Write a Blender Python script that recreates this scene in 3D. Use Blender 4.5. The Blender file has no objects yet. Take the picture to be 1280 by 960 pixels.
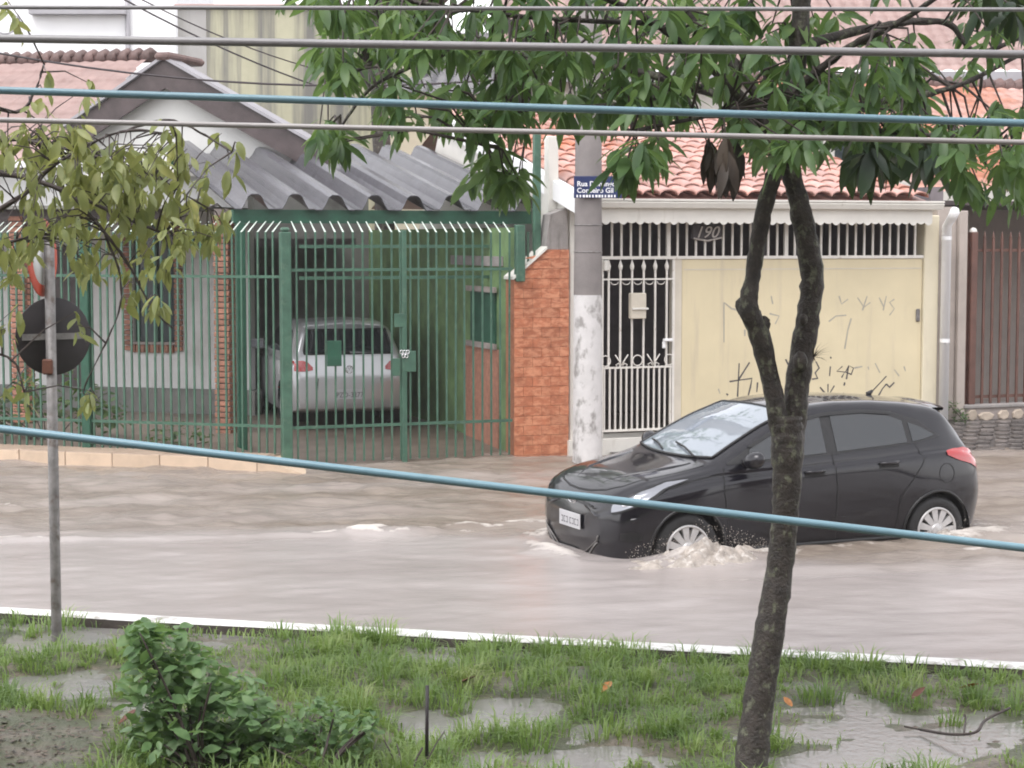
import bpy, bmesh, math, random
import numpy as np
from mathutils import Vector, Matrix
from mathutils.bvhtree import BVHTree

R = math.radians
rng = random.Random(7)
nrg = np.random.default_rng(11)
SC = bpy.context.scene
COL = SC.collection

# ------------------------------------------------------------------ camera
FPX, HC, PITCH = 2300.0, 2.6, math.atan(180.0 / 2300.0)
cam_d = bpy.data.cameras.new('camera')
cam_d.sensor_width = 36.0
cam_d.lens = 36.0 * FPX / 1280.0
cam_d.clip_start = 0.05
cam_d.clip_end = 600.0
cam = bpy.data.objects.new('camera', cam_d)
COL.objects.link(cam)
cam.location = (0, 0, HC)
cam.rotation_euler = (R(90) - PITCH, 0, 0)
SC.camera = cam

# ------------------------------------------------------------------ overcast sky, weak soft sun, exposure
SUN_EL, SUN_AZ = R(62), R(-150)      # behind the camera, a little to the left
wd = bpy.data.worlds.new('World')
SC.world = wd
wd.use_nodes = True
nt = wd.node_tree
nt.nodes.clear()
sky = nt.nodes.new('ShaderNodeTexSky')
sky.sky_type = 'NISHITA'
sky.sun_disc = False
sky.sun_elevation = SUN_EL
sky.sun_rotation = SUN_AZ
sky.air_density = 1.0
sky.dust_density = 1.0
hs = nt.nodes.new('ShaderNodeHueSaturation')
hs.inputs['Saturation'].default_value = 0.10
tint = nt.nodes.new('ShaderNodeMix')
tint.data_type = 'RGBA'
tint.blend_type = 'MULTIPLY'
tint.inputs[0].default_value = 1.0
tint.inputs[7].default_value = (1.0, 0.98, 0.985, 1)
bgn = nt.nodes.new('ShaderNodeBackground')
bgn.inputs['Strength'].default_value = 0.15
outw = nt.nodes.new('ShaderNodeOutputWorld')
nt.links.new(sky.outputs[0], hs.inputs['Color'])
nt.links.new(hs.outputs[0], tint.inputs[6])
nt.links.new(tint.outputs[2], bgn.inputs['Color'])
nt.links.new(bgn.outputs[0], outw.inputs['Surface'])
sun_d = bpy.data.lights.new('sun', 'SUN')
sun_d.energy = 0.6
sun_d.angle = R(35)
sun_d.color = (1.0, 0.97, 0.95)
sun = bpy.data.objects.new('sun', sun_d)
COL.objects.link(sun)
sd = Vector((math.sin(SUN_AZ) * math.cos(SUN_EL), math.cos(SUN_AZ) * math.cos(SUN_EL), math.sin(SUN_EL)))
sun.rotation_euler = sd.to_track_quat('Z', 'Y').to_euler()
SC.view_settings.view_transform = 'Standard'
SC.view_settings.look = 'None'
SC.view_settings.gamma = 1.0
SC.view_settings.use_curve_mapping = False
SC.view_settings.exposure = 1.55
SC.cycles.max_bounces = 6
SC.cycles.volume_bounces = 1
SC.cycles.use_denoising = True
SC.cycles.filter_width = 1.9                           # the photograph is a soft digital zoom

# ------------------------------------------------------------------ measuring helpers (photograph pixels -> metres)
CP, SP = math.cos(PITCH), math.sin(PITCH)


def ray(px, py):
    dx, dy = px - 640.0, py - 480.0
    return Vector((dx, FPX * CP - dy * SP, -FPX * SP - dy * CP))


def at(px, py, D):
    d = ray(px, py)
    return Vector((0, 0, HC)) + d * (D / d.y)


def onz(px, py, z=0.0):
    d = ray(px, py)
    return Vector((0, 0, HC)) + d * ((z - HC) / d.z)


class Frame:
    def __init__(s, ox, oy, ang):
        s.o = Vector((ox, oy, 0))
        s.a = R(ang)
        s.U = Vector((math.cos(s.a), math.sin(s.a), 0))
        s.V = Vector((-math.sin(s.a), math.cos(s.a), 0))

    def uv(s, px, py, v=0.0):
        d = ray(px, py)
        c = Vector((0, 0, HC))
        t = (v - (c - s.o).dot(s.V)) / d.dot(s.V)
        p = c + d * t
        return (p - s.o).dot(s.U), p.z

    def u(s, px, v=0.0, py=420):
        return s.uv(px, py, v)[0]

    def z(s, px, py, v=0.0):
        return s.uv(px, py, v)[1]

    def w(s, u, v, z=0.0):
        p = s.o + s.U * u + s.V * v
        return Vector((p.x, p.y, z))

    def inv(s, p):
        q = Vector((p[0], p[1], 0)) - s.o
        return q.dot(s.U), q.dot(s.V)


FS = Frame(0.34, 22.1, 20.0)                       # street frontage of the garage and the numbered house
_cu = FS.u(358, 0.0, 560)
_pc = FS.w(_cu, 0)
FL = Frame(_pc.x, _pc.y, -16.0)                    # frontage of the corner lot going left

# ------------------------------------------------------------------ object helpers
def tag(o, label=None, cat=None, group=None, kind=None):
    if label: o['label'] = label
    if cat: o['category'] = cat
    if group: o['group'] = group
    if kind: o['kind'] = kind
    return o


def empty(name, loc=(0, 0, 0), rz=0.0, label=None, cat=None, group=None):
    o = bpy.data.objects.new(name, None)
    COL.objects.link(o)
    o.location = loc
    o.rotation_euler = (0, 0, rz)
    o.empty_display_size = 0.2
    return tag(o, label, cat, group)


def mesh_obj(name, me, mat=None, parent=None):
    o = bpy.data.objects.new(name, me)
    COL.objects.link(o)
    if mat and not me.materials: me.materials.append(mat)
    if parent: o.parent = parent
    return o


def inst(name, me, parent=None, loc=(0, 0, 0), rot=(0, 0, 0), scale=(1, 1, 1)):
    o = bpy.data.objects.new(name, me)
    COL.objects.link(o)
    o.parent = parent
    o.location = loc
    o.rotation_euler = rot
    o.scale = scale
    return o


class MB:
    def __init__(s):
        s.v = []
        s.f = []
        s.sm = []

    def add(s, vs, fs, smooth=False):
        b = len(s.v)
        s.v += [tuple(p) for p in vs]
        s.f += [tuple(i + b for i in f) for f in fs]
        s.sm += [smooth] * len(fs)
        return s

    def box(s, x0, x1, y0, y1, z0, z1, M=None):
        vs = [Vector((x, y, z)) for z in (z0, z1) for y in (y0, y1) for x in (x0, x1)]
        if M: vs = [M @ p for p in vs]
        return s.add(vs, [(0, 2, 3, 1), (4, 5, 7, 6), (0, 1, 5, 4), (2, 6, 7, 3), (0, 4, 6, 2), (1, 3, 7, 5)])

    def bbox(s, x0, x1, y0, y1, z0, z1, b=0.01):
        """box with chamfered edges"""
        bm = bmesh.new()
        bmesh.ops.create_cube(bm, size=1)
        for p in bm.verts:
            p.co = Vector((x0 + (p.co.x + .5) * (x1 - x0), y0 + (p.co.y + .5) * (y1 - y0), z0 + (p.co.z + .5) * (z1 - z0)))
        bmesh.ops.bevel(bm, geom=bm.edges[:], offset=b, segments=1, affect='EDGES')
        bm.verts.index_update()
        s.add([p.co.copy() for p in bm.verts], [[q.index for q in f.verts] for f in bm.faces])
        bm.free()
        return s

    def prism(s, poly, y0, y1, axis='y'):
        n = len(poly)
        if axis == 'y':
            vs = [(p[0], y0, p[1]) for p in poly] + [(p[0], y1, p[1]) for p in poly]
        elif axis == 'x':
            vs = [(y0, p[0], p[1]) for p in poly] + [(y1, p[0], p[1]) for p in poly]
        else:
            vs = [(p[0], p[1], y0) for p in poly] + [(p[0], p[1], y1) for p in poly]
        fs = [tuple(range(n)), tuple(range(2 * n - 1, n - 1, -1))]
        fs += [(i, (i + 1) % n + 0, (i + 1) % n + n, i + n)[::-1] for i in range(n)]
        return s.add(vs, fs)

    def tube(s, pts, rad, n=8, cap=True, smooth=True):
        pts = [Vector(p) for p in pts]
        if not hasattr(rad, '__len__'): rad = [rad] * len(pts)
        vs, fs = [], []
        up = Vector((0, 0, 1))
        t0 = (pts[1] - pts[0]).normalized()
        x = t0.cross(up)
        if x.length < 1e-3: x = Vector((1, 0, 0))
        x.normalize()
        for i, p in enumerate(pts):
            t = (pts[min(i + 1, len(pts) - 1)] - pts[max(i - 1, 0)]).normalized()
            x = (x - t * x.dot(t))
            if x.length < 1e-6: x = t.orthogonal()
            x.normalize()
            y = t.cross(x)
            for k in range(n):
                a = 2 * math.pi * k / n
                vs.append(p + (x * math.cos(a) + y * math.sin(a)) * rad[i])
        for i in range(len(pts) - 1):
            for k in range(n):
                a, b = i * n + k, i * n + (k + 1) % n
                fs.append((a, b, b + n, a + n))
        if cap:
            fs.append(tuple(range(n - 1, -1, -1)))
            fs.append(tuple(range((len(pts) - 1) * n, len(pts) * n)))
        return s.add(vs, fs, smooth)

    def lathe(s, prof, n=24, M=None, smooth=True, closed=False):
        """prof: (r, h) pairs around local Z"""
        vs, fs = [], []
        for r, h in prof:
            for k in range(n):
                a = 2 * math.pi * k / n
                p = Vector((r * math.cos(a), r * math.sin(a), h))
                vs.append(M @ p if M else p)
        m = len(prof)
        for i in range(m - (0 if closed else 1)):
            for k in range(n):
                a, b = i * n + k, i * n + (k + 1) % n
                c, d = ((i + 1) % m) * n + (k + 1) % n, ((i + 1) % m) * n + k
                fs.append((a, b, c, d))
        return s.add(vs, fs, smooth)

    def grid(s, P, smooth=True):
        nu, nv = len(P), len(P[0])
        fs = [(i * nv + j, (i + 1) * nv + j, (i + 1) * nv + j + 1, i * nv + j + 1) for i in range(nu - 1) for j in range(nv - 1)]
        return s.add([p for row in P for p in row], fs, smooth)

    def mesh(s, name='mesh', mat=None):
        me = bpy.data.meshes.new(name)
        me.from_pydata(s.v, [], s.f)
        me.polygons.foreach_set('use_smooth', s.sm)
        if mat: me.materials.append(mat)
        me.update()
        return me

    def build(s, name, mat, parent=None):
        return mesh_obj(name, s.mesh(name, mat), None, parent)


def np_mesh(name, V, F, mat=None, smooth=False):
    me = bpy.data.meshes.new(name)
    V = np.asarray(V, dtype=np.float32)
    F = np.asarray(F, dtype=np.int32)
    k = F.shape[1]
    me.vertices.add(len(V)); me.vertices.foreach_set('co', V.ravel())
    me.loops.add(F.size); me.loops.foreach_set('vertex_index', F.ravel())
    me.polygons.add(len(F))
    me.polygons.foreach_set('loop_start', np.arange(0, F.size, k, dtype=np.int32))
    me.polygons.foreach_set('use_smooth', np.full(len(F), smooth))
    me.update(calc_edges=True)
    me.validate()
    if mat: me.materials.append(mat)
    return me


def vnoise(x, y, seed=0):
    """smooth value noise, numpy"""
    t = np.random.default_rng(seed).random((256, 256))
    xi, yi = np.floor(x).astype(int), np.floor(y).astype(int)
    fx, fy = x - xi, y - yi
    fx, fy = fx * fx * (3 - 2 * fx), fy * fy * (3 - 2 * fy)
    a, b = t[xi % 256, yi % 256], t[(xi + 1) % 256, yi % 256]
    c, d = t[xi % 256, (yi + 1) % 256], t[(xi + 1) % 256, (yi + 1) % 256]
    return (a * (1 - fx) + b * fx) * (1 - fy) + (c * (1 - fx) + d * fx) * fy - 0.5


def text_mesh(txt, size, depth, mat, align='CENTER', shear=0.0, bold=0.0):
    cu = bpy.data.curves.new('text', 'FONT')
    cu.body = txt
    cu.size = size
    cu.extrude = depth
    cu.align_x = align
    cu.align_y = 'CENTER'
    cu.shear = shear
    cu.offset = bold
    cu.resolution_u = 3
    o = bpy.data.objects.new('text', cu)
    COL.objects.link(o)
    bpy.context.view_layer.update()
    me = bpy.data.meshes.new_from_object(o.evaluated_get(bpy.context.evaluated_depsgraph_get()))
    bpy.data.objects.remove(o)
    me.materials.clear()
    me.materials.append(mat)
    return me


# ------------------------------------------------------------------ materials
def nodes_of(name):
    m = bpy.data.materials.new(name)
    m.use_nodes = True
    n = m.node_tree
    return m, n, n.nodes['Principled BSDF']


def noise_fac(n, scale, detail=4, vec=None, stretch=None, rough=.6):
    g = n.nodes.new('ShaderNodeNewGeometry')
    src = g.outputs['Position']
    if stretch:
        mp = n.nodes.new('ShaderNodeMapping')
        mp.inputs['Scale'].default_value = stretch
        n.links.new(src, mp.inputs[0])
        src = mp.outputs[0]
    t = n.nodes.new('ShaderNodeTexNoise')
    t.inputs['Scale'].default_value = scale
    t.inputs['Detail'].default_value = detail
    t.inputs['Roughness'].default_value = rough
    n.links.new(src, t.inputs['Vector'])
    return t.outputs['Fac']


def ramp(n, fac, stops):
    r = n.nodes.new('ShaderNodeValToRGB')
    e = r.color_ramp.elements
    while len(e) < len(stops): e.new(0.5)
    for i, (p, c) in enumerate(stops):
        e[i].position = p
        e[i].color = (*c, 1)
    n.links.new(fac, r.inputs[0])
    return r.outputs[0]


def mixc(n, fac, a, b, mode='MIX'):
    m = n.nodes.new('ShaderNodeMix')
    m.data_type = 'RGBA'
    m.blend_type = mode
    for sock, val in ((m.inputs[0], fac), (m.inputs[6], a), (m.inputs[7], b)):
        if hasattr(val, 'is_linked'): n.links.new(val, sock)
        elif isinstance(val, (int, float)): sock.default_value = val
        else: sock.default_value = (*val, 1)
    return m.outputs[2]


def bump(n, p, fac, strength, dist=0.01):
    b = n.nodes.new('ShaderNodeBump')
    b.inputs['Strength'].default_value = strength
    b.inputs['Distance'].default_value = dist
    n.links.new(fac, b.inputs['Height'])
    n.links.new(b.outputs[0], p.inputs['Normal'])


def mat(name, c, rough=.6, var=.2, scale=6., b=.0, bscale=60., metal=0., stain=None, stretch=None, coat=0., spec=.5, objvar=0.):
    m, n, p = nodes_of(name)
    lo = tuple(max(0, x * (1 - var)) for x in c)
    hi = tuple(min(1, x * (1 + var)) for x in c)
    col = ramp(n, noise_fac(n, scale, 5), [(.3, lo), (.7, hi)])
    if stain:
        sc, sscale, lo_t, hi_t, sstr = stain
        f = ramp(n, noise_fac(n, sscale, 6, stretch=sstr, rough=.65), [(lo_t, (0, 0, 0)), (hi_t, (1, 1, 1))])
        col = mixc(n, f, col, sc)
    if objvar:
        oi = n.nodes.new('ShaderNodeObjectInfo')
        v = ramp(n, oi.outputs['Random'], [(0, (1 - objvar,) * 3), (1, (1 + objvar,) * 3)])
        col = mixc(n, 1.0, col, v, 'MULTIPLY')
    n.links.new(col, p.inputs['Base Color'])
    p.inputs['Roughness'].default_value = rough
    p.inputs['Metallic'].default_value = metal
    p.inputs['Specular IOR Level'].default_value = spec
    if coat:
        p.inputs['Coat Weight'].default_value = coat
        p.inputs['Coat Roughness'].default_value = 0.06
    if b:
        bump(n, p, noise_fac(n, bscale, 4), b)
    return m


MT = {}
MT['soil'] = mat('soil', (.135, .112, .088), .45, .5, 14, 1.0, 40, stain=((.075, .085, .045), 2.2, .40, .56, None))
MT['ground'] = mat('ground', (.09, .08, .075), .6, .3, 2, .4, 30)
MT['kerb_paint'] = mat('kerb_paint', (.78, .77, .76), .45, .08, 20, .3, 60, stain=((.30, .27, .24), 6, .54, .68, None))
MT['kerb_bare'] = mat('kerb_bare', (.085, .07, .062), .7, .3, 9, .6, 40)
MT['concrete'] = mat('concrete', (.27, .25, .24), .7, .2, 5, .4, 60, stain=((.13, .12, .11), 4, .55, .75, (3, 3, .5)))
MT['green'] = mat('green_paint', (.058, .130, .090), .38, .25, 6, .1, 80, stain=((.10, .17, .12), 9, .55, .7, None))
MT['green_dark'] = mat('green_dark_paint', (.020, .085, .052), .4, .25, 6)
MT['tip'] = mat('pale_green_tip', (.52, .60, .53), .4, .15, 6)
MT['white_wall'] = mat('white_wall', (.62, .62, .61), .7, .07, 3, .2, 60, stain=((.40, .39, .36), 1.6, .55, .8, (1, 1, .35)))
MT['gable_white'] = mat('gable_white', (.62, .62, .60), .7, .05, 3, stain=((.48, .46, .42), 1.6, .6, .85, (1, 1, .3)))
MT['brown_wood'] = mat('brown_wood', (.066, .049, .049), .5, .3, 5, .3, 40, stretch=None)
MT['brick'] = mat('brick', (.33, .155, .105), .7, .25, 14, .5, 50, objvar=.25)
MT['dark_facade'] = mat('dark_facade', (.17, .12, .10), .8, .3, 3, .3, 30)  # facade of the added house, kept dark to dim the car's reflections
MT['mortar'] = mat('mortar', (.30, .26, .24), .8, .2, 8)
MT['orange_tile'] = mat('orange_tile', (.42, .150, .078), .35, .22, 9, .3, 30, stain=((.58, .26, .15), 9, .44, .60, (1, 1, 2.2)), objvar=.10)
MT['grout'] = mat('grout', (.40, .165, .09), .7, .2, 8)
MT['cream'] = mat('cream_paint', (.66, .575, .385), .5, .06, 1.5, .1, 50, stain=((.54, .465, .34), 2.0, .54, .76, (2.6, 2.6, .25)))
MT['cream_pale'] = mat('cream_pale', (.68, .62, .47), .5, .05, 3, stain=((.52, .46, .36), 2, .6, .8, (2, 2, .4)))
MT['cream_trim'] = mat('cream_trim', (.60, .55, .46), .55, .08, 4, stain=((.40, .35, .28), 2.5, .62, .8, (2, 2, .4)))
MT['off_white'] = mat('off_white', (.70, .68, .63), .5, .06, 4, stain=((.42, .38, .32), 2.5, .62, .82, (3, 3, .4)))
MT['white_metal'] = mat('white_metal', (.72, .69, .64), .4, .08, 6, stain=((.42, .34, .27), 14, .62, .74, None))
MT['tan_wall'] = mat('tan_wall', (.40, .35, .315), .7, .1, 4, stain=((.24, .20, .18), 2, .6, .8, (2, 2, .4)))
MT['roof_pink'] = mat('roof_tile_pink', (.52, .30, .255), .38, .2, 5, .3, 40, stain=((.44, .155, .085), .5, .50, .66, None), objvar=.24)
MT['roof_rose'] = mat('roof_tile_rose', (.35, .235, .213), .45, .15, 3, .3, 40, stain=((.22, .12, .10), 2.5, .60, .78, None))
MT['roof_orange'] = mat('roof_tile_orange', (.46, .185, .11), .42, .2, 5, .3, 40, stain=((.56, .37, .33), .5, .46, .62, None), objvar=.2)
MT['ridge'] = mat('ridge_tile', (.13, .082, .074), .6, .3, 9, .4, 40, objvar=.25)
MT['cement_sheet'] = mat('cement_sheet', (.088, .087, .099), .24, .14, 4, .2, 50, stain=((.07, .066, .07), 2.0, .55, .75, None), objvar=.08)
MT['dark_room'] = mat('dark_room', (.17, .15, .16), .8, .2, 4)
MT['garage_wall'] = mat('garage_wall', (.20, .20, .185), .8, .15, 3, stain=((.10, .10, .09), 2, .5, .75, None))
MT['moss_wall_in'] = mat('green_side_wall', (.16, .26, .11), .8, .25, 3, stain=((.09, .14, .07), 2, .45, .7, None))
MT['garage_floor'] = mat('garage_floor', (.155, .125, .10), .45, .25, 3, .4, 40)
MT['mossy'] = mat('mossy_render', (.42, .405, .29), .8, .12, 1.5, .2, 30, stain=((.17, .165, .15), 1.3, .44, .64, (2.4, 2.4, .10)))
MT['mossy_grey'] = mat('mossy_grey', (.36, .35, .34), .8, .1, 1.5, .2, 30, stain=((.24, .235, .22), 1.2, .5, .7, (2, 2, .15)))
MT['bright_white'] = mat('bright_white', (.82, .82, .83), .6, .03, 1.5)
MT['grey_band'] = mat('grey_band', (.34, .33, .35), .6, .1, 2)
MT['pale_yellow'] = mat('pale_yellow', (.60, .555, .42), .7, .08, 2, stain=((.24, .23, .21), 1.4, .52, .72, (1, 1, .6)))
MT['brown_metal'] = mat('brown_metal', (.115, .052, .038), .45, .25, 6)
MT['stone'] = mat('field_stone', (.40, .335, .27), .7, .3, 6, .6, 25, objvar=.3)
MT['paver'] = mat('dark_paver', (.115, .10, .092), .4, .3, 6, .5, 30, objvar=.3)
MT['step_tile'] = mat('step_tile', (.60, .465, .345), .4, .1, 5, .1, 50, objvar=.08, stain=((.38, .28, .20), 4, .6, .8, None))
MT['step_top'] = mat('step_top', (.40, .30, .23), .4, .15, 4, .2, 50)
MT['pole_paint'] = mat('flaking_white_paint', (.60, .585, .58), .65, .08, 8, .5, 40, stain=((.30, .285, .275), 5, .50, .60, (1, 1, .7)))
MT['pole'] = mat('pole_concrete', (.205, .185, .18), .7, .12, 5, .4, 70)
MT['sign_blue'] = mat('sign_blue', (.018, .030, .105), .35, .1, 8)
MT['sign_white'] = mat('sign_white', (.80, .80, .82), .4, .03, 8)
MT['sign_back'] = mat('sign_back', (.018, .014, .016), .5, .3, 10)
MT['galv'] = mat('galvanised', (.20, .19, .185), .5, .3, 14, .4, 60, metal=.3, stain=((.10, .075, .06), 12, .55, .68, None))
MT['red_paint'] = mat('red_paint', (.52, .08, .045), .45, .1, 8)
MT['rust'] = mat('rust', (.13, .05, .03), .7, .3, 20)
MT['cable_grey'] = mat('cable_grey', (.30, .295, .30), .35, .12, 3, .15, 30)
MT['cable_pale'] = mat('cable_pale', (.40, .38, .37), .3, .12, 3, .15, 30)
MT['cable_blue'] = mat('cable_blue', (.21, .36, .43), .3, .1, 3, .15, 30)
MT['cable_black'] = mat('cable_black', (.05, .04, .045), .5, .1, 3)
MT['bark'] = mat('bark', (.040, .032, .027), .6, .5, 20, 1.0, 60, stain=((.135, .14, .095), 22, .54, .64, (1, 1, .7)))
MT['bark2'] = mat('bark_pale', (.075, .062, .05), .65, .3, 12, .8, 40)
MT['twig'] = mat('twig', (.05, .036, .032), .6, .3, 12, .3, 40)
MT['graffiti'] = mat('graffiti', (.085, .078, .08), .7, .3, 30)
MT['graffiti_faint'] = mat('graffiti_faint', (.40, .37, .31), .7, .15, 20)
MT['plaque'] = mat('plaque', (.035, .028, .03), .6, .3, 20)
MT['plaque_num'] = mat('plaque_num', (.46, .42, .39), .5, .2, 20)
MT['window_dark'] = mat('window_dark', (.03, .045, .05), .15, .2, 3)
MT['plate'] = mat('plate_grey', (.50, .50, .52), .35, .05, 8)
MT['plate_ink'] = mat('plate_ink', (.06, .06, .07), .5, .05, 8)


def leaf_mat(name, stops, scale=5.0, trans=.35, rough=.4, tcol=(.22, .34, .06)):
    m, n, p = nodes_of(name)
    c = ramp(n, noise_fac(n, scale, 2), stops)
    n.links.new(c, p.inputs['Base Color'])
    p.inputs['Roughness'].default_value = rough
    t = n.nodes.new('ShaderNodeBsdfTranslucent')
    tc = mixc(n, .5, c, tcol)
    n.links.new(tc, t.inputs['Color'])
    mx = n.nodes.new('ShaderNodeMixShader')
    mx.inputs[0].default_value = trans
    o = n.nodes['Material Output']
    n.links.new(p.outputs[0], mx.inputs[1])
    n.links.new(t.outputs[0], mx.inputs[2])
    n.links.new(mx.outputs[0], o.inputs['Surface'])
    return m


MT['leaf'] = leaf_mat('leaf_green', [(.28, (.036, .085, .042)), (.44, (.085, .160, .070)), (.58, (.145, .245, .095)), (.76, (.25, .36, .13))], 4.0, .5)
MT['leaf_dead'] = leaf_mat('leaf_withered', [(.35, (.035, .028, .022)), (.7, (.075, .055, .04))], 6, .1, .6, (.08, .05, .03))
MT['leaf_yellow'] = leaf_mat('leaf_yellow_green', [(.26, (.13, .175, .07)), (.46, (.24, .28, .105)), (.62, (.34, .365, .145)), (.8, (.48, .43, .14))], 5.0, .42, .45, (.46, .48, .12))
MT['leaf_bush'] = leaf_mat('leaf_bush', [(.26, (.085, .17, .07)), (.5, (.175, .30, .13)), (.72, (.30, .44, .21))], 9.0, .45, .4)
MT['leaf_far'] = leaf_mat('leaf_far', [(.3, (.03, .07, .03)), (.6, (.09, .15, .05)), (.8, (.20, .25, .06))], 6.0, .3, .45)
MT['grass'] = leaf_mat('grass_blade', [(.25, (.105, .185, .06)), (.45, (.19, .295, .095)), (.62, (.28, .385, .125)), (.8, (.41, .44, .23))], 3.0, .42, .45, (.28, .42, .06))
MT['litter'] = mat('litter', (.105, .082, .062), .6, .6, 40)
MT['leaf_fallen'] = mat('fallen_leaf', (.48, .20, .06), .5, .25, 30)
MT['leaf_fallen_dark'] = mat('fallen_leaf_dark', (.13, .045, .025), .5, .25, 30)


def water_mat():
    m, n, p = nodes_of('muddy_water')
    at_ = n.nodes.new('ShaderNodeAttribute'); at_.attribute_name = 'foam'
    nf = noise_fac(n, 9, 6, stretch=(.7, 1.4, 1), rough=.7)
    # foam breaks up with noise
    mth = n.nodes.new('ShaderNodeMath'); mth.operation = 'MULTIPLY_ADD'
    n.links.new(at_.outputs['Fac'], mth.inputs[0]); mth.inputs[1].default_value = 1.5
    sub = n.nodes.new('ShaderNodeMath'); sub.operation = 'MULTIPLY_ADD'
    n.links.new(nf, sub.inputs[0]); sub.inputs[1].default_value = 1.6; sub.inputs[2].default_value = -1.38
    n.links.new(sub.outputs[0], mth.inputs[2])
    ff = ramp(n, mth.outputs[0], [(.08, (0, 0, 0)), (.55, (1, 1, 1))])
    mud = ramp(n, noise_fac(n, .9, 6, stretch=(.6, 1.5, 1)), [(.3, (.318, .282, .266)), (.7, (.395, .358, .342))])
    ch_ = n.nodes.new('ShaderNodeAttribute'); ch_.attribute_name = 'chop'
    chop_mud = ramp(n, noise_fac(n, 1.5, 6, stretch=(.65, 1.8, 1)), [(.3, (.165, .132, .105)), (.7, (.30, .255, .215))])  # darker brown, mixed in where the chop attribute is high
    mud = mixc(n, ch_.outputs['Fac'], mud, chop_mud)
    c = mixc(n, ff, mud, (.56, .52, .48))
    n.links.new(c, p.inputs['Base Color'])
    rr = n.nodes.new('ShaderNodeMapRange')
    n.links.new(ff, rr.inputs[0]); rr.inputs[3].default_value = .19; rr.inputs[4].default_value = .75
    n.links.new(rr.outputs[0], p.inputs['Roughness'])
    p.inputs['IOR'].default_value = 1.33
    # fine ripples and rain rings
    b1 = n.nodes.new('ShaderNodeBump'); b1.inputs['Distance'].default_value = .03
    mr = n.nodes.new('ShaderNodeMapRange'); mr.inputs[3].default_value = .16; mr.inputs[4].default_value = 1.0
    n.links.new(ch_.outputs['Fac'], mr.inputs[0]); n.links.new(mr.outputs[0], b1.inputs['Strength'])
    n.links.new(noise_fac(n, 4.2, 6, stretch=(.8, 2.1, 1), rough=.66), b1.inputs['Height'])
    b2 = n.nodes.new('ShaderNodeBump'); b2.inputs['Strength'].default_value = .36; b2.inputs['Distance'].default_value = .012
    n.links.new(noise_fac(n, 16, 5, stretch=(.7, 1.5, 1), rough=.7), b2.inputs['Height'])
    n.links.new(b1.outputs[0], b2.inputs['Normal'])
    n.links.new(b2.outputs[0], p.inputs['Normal'])
    return m


MT['water'] = water_mat()
m, n, p = nodes_of('puddle_water')
p.inputs['Base Color'].default_value = (.215, .208, .195, 1)
p.inputs['Roughness'].default_value = .12
p.inputs['IOR'].default_value = 1.33
bump(n, p, noise_fac(n, 18, 3), .25, .01)
MT['puddle'] = m
MT['splash'] = mat('splash_water', (.37, .325, .285), .3, .35, 14, .6, 60, stain=((.55, .51, .47), 16, .52, .62, None))


def paint(name, c, metal, rough, coat=1.0):
    m, n, p = nodes_of(name)
    # beads and runs of rain on the paint
    f = noise_fac(n, 55, 3, stretch=(1, 1, .45))
    p.inputs['Base Color'].default_value = (*c, 1)
    p.inputs['Metallic'].default_value = metal
    p.inputs['Roughness'].default_value = rough
    p.inputs['Specular IOR Level'].default_value = .08 if metal < .3 else .5
    p.inputs['Coat Weight'].default_value = coat
    p.inputs['Coat Roughness'].default_value = .03
    b = n.nodes.new('ShaderNodeBump'); b.inputs['Strength'].default_value = .04; b.inputs['Distance'].default_value = .004
    n.links.new(f, b.inputs['Height'])
    n.links.new(b.outputs[0], p.inputs['Normal'])
    n.links.new(b.outputs[0], p.inputs['Coat Normal'])
    return m


MT['car_black'] = paint('car_black', (.0085, .008, .012), .2, .28)
MT['car_silver'] = paint('car_silver', (.55, .56, .58), .55, .35)
MT['black_plastic'] = mat('black_plastic', (.014, .014, .015), .45, .2, 20)
MT['seam'] = mat('panel_seam', (.006, .006, .007), .6, .1, 20)
MT['tyre'] = mat('tyre_rubber', (.018, .018, .019), .6, .3, 30)
MT['alloy'] = mat('silver_wheel', (.55, .54, .54), .35, .08, 15, metal=.35)
MT['chrome'] = mat('chrome', (.80, .80, .82), .15, .03, 10, metal=.9)
m, n, p = nodes_of('car_glass')
p.inputs['Base Color'].default_value = (.020, .024, .028, 1)
p.inputs['Roughness'].default_value = .05
p.inputs['IOR'].default_value = 1.75
MT['glass'] = m
m, n, p = nodes_of('windscreen_glass')
p.inputs['Base Color'].default_value = (.30, .34, .38, 1)
p.inputs['Metallic'].default_value = .28
p.inputs['Roughness'].default_value = .04
p.inputs['IOR'].default_value = 2.4
MT['windscreen'] = m
m, n, p = nodes_of('lamp_lens')
p.inputs['Base Color'].default_value = (.30, .31, .34, 1)
p.inputs['Roughness'].default_value = .12
p.inputs['Metallic'].default_value = .35
MT['lens'] = m
m, n, p = nodes_of('tail_lens')
p.inputs['Base Color'].default_value = (.40, .008, .010, 1)
p.inputs['Roughness'].default_value = .12
p.inputs['Coat Weight'].default_value = 1
MT['tail'] = m

# ================================================================== SETTING
def kerb_y(x):
    return 11.62 - 0.251 * x


g = MB().box(-80, 80, -60, 100, -.40, -.18).build('ground', MT['ground'])
tag(g, 'dark flooded road bed under the brown water', None, kind='structure')

# ------------------------------------------------------------------ flood water
CAR_ANG = R(24.0)
_h = Vector((1.44, 15.05, 0))                        # near front hub on the water
CU = Vector((math.cos(CAR_ANG), math.sin(CAR_ANG), 0))
CV = Vector((-math.sin(CAR_ANG), math.cos(CAR_ANG), 0))
CAR_O = _h - CU * 0.80 + CV * 0.78                   # front end of the car's centre line


def car_w(x, y, z=0.0):
    p = CAR_O + CU * x + CV * y
    return Vector((p.x, p.y, z))


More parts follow.
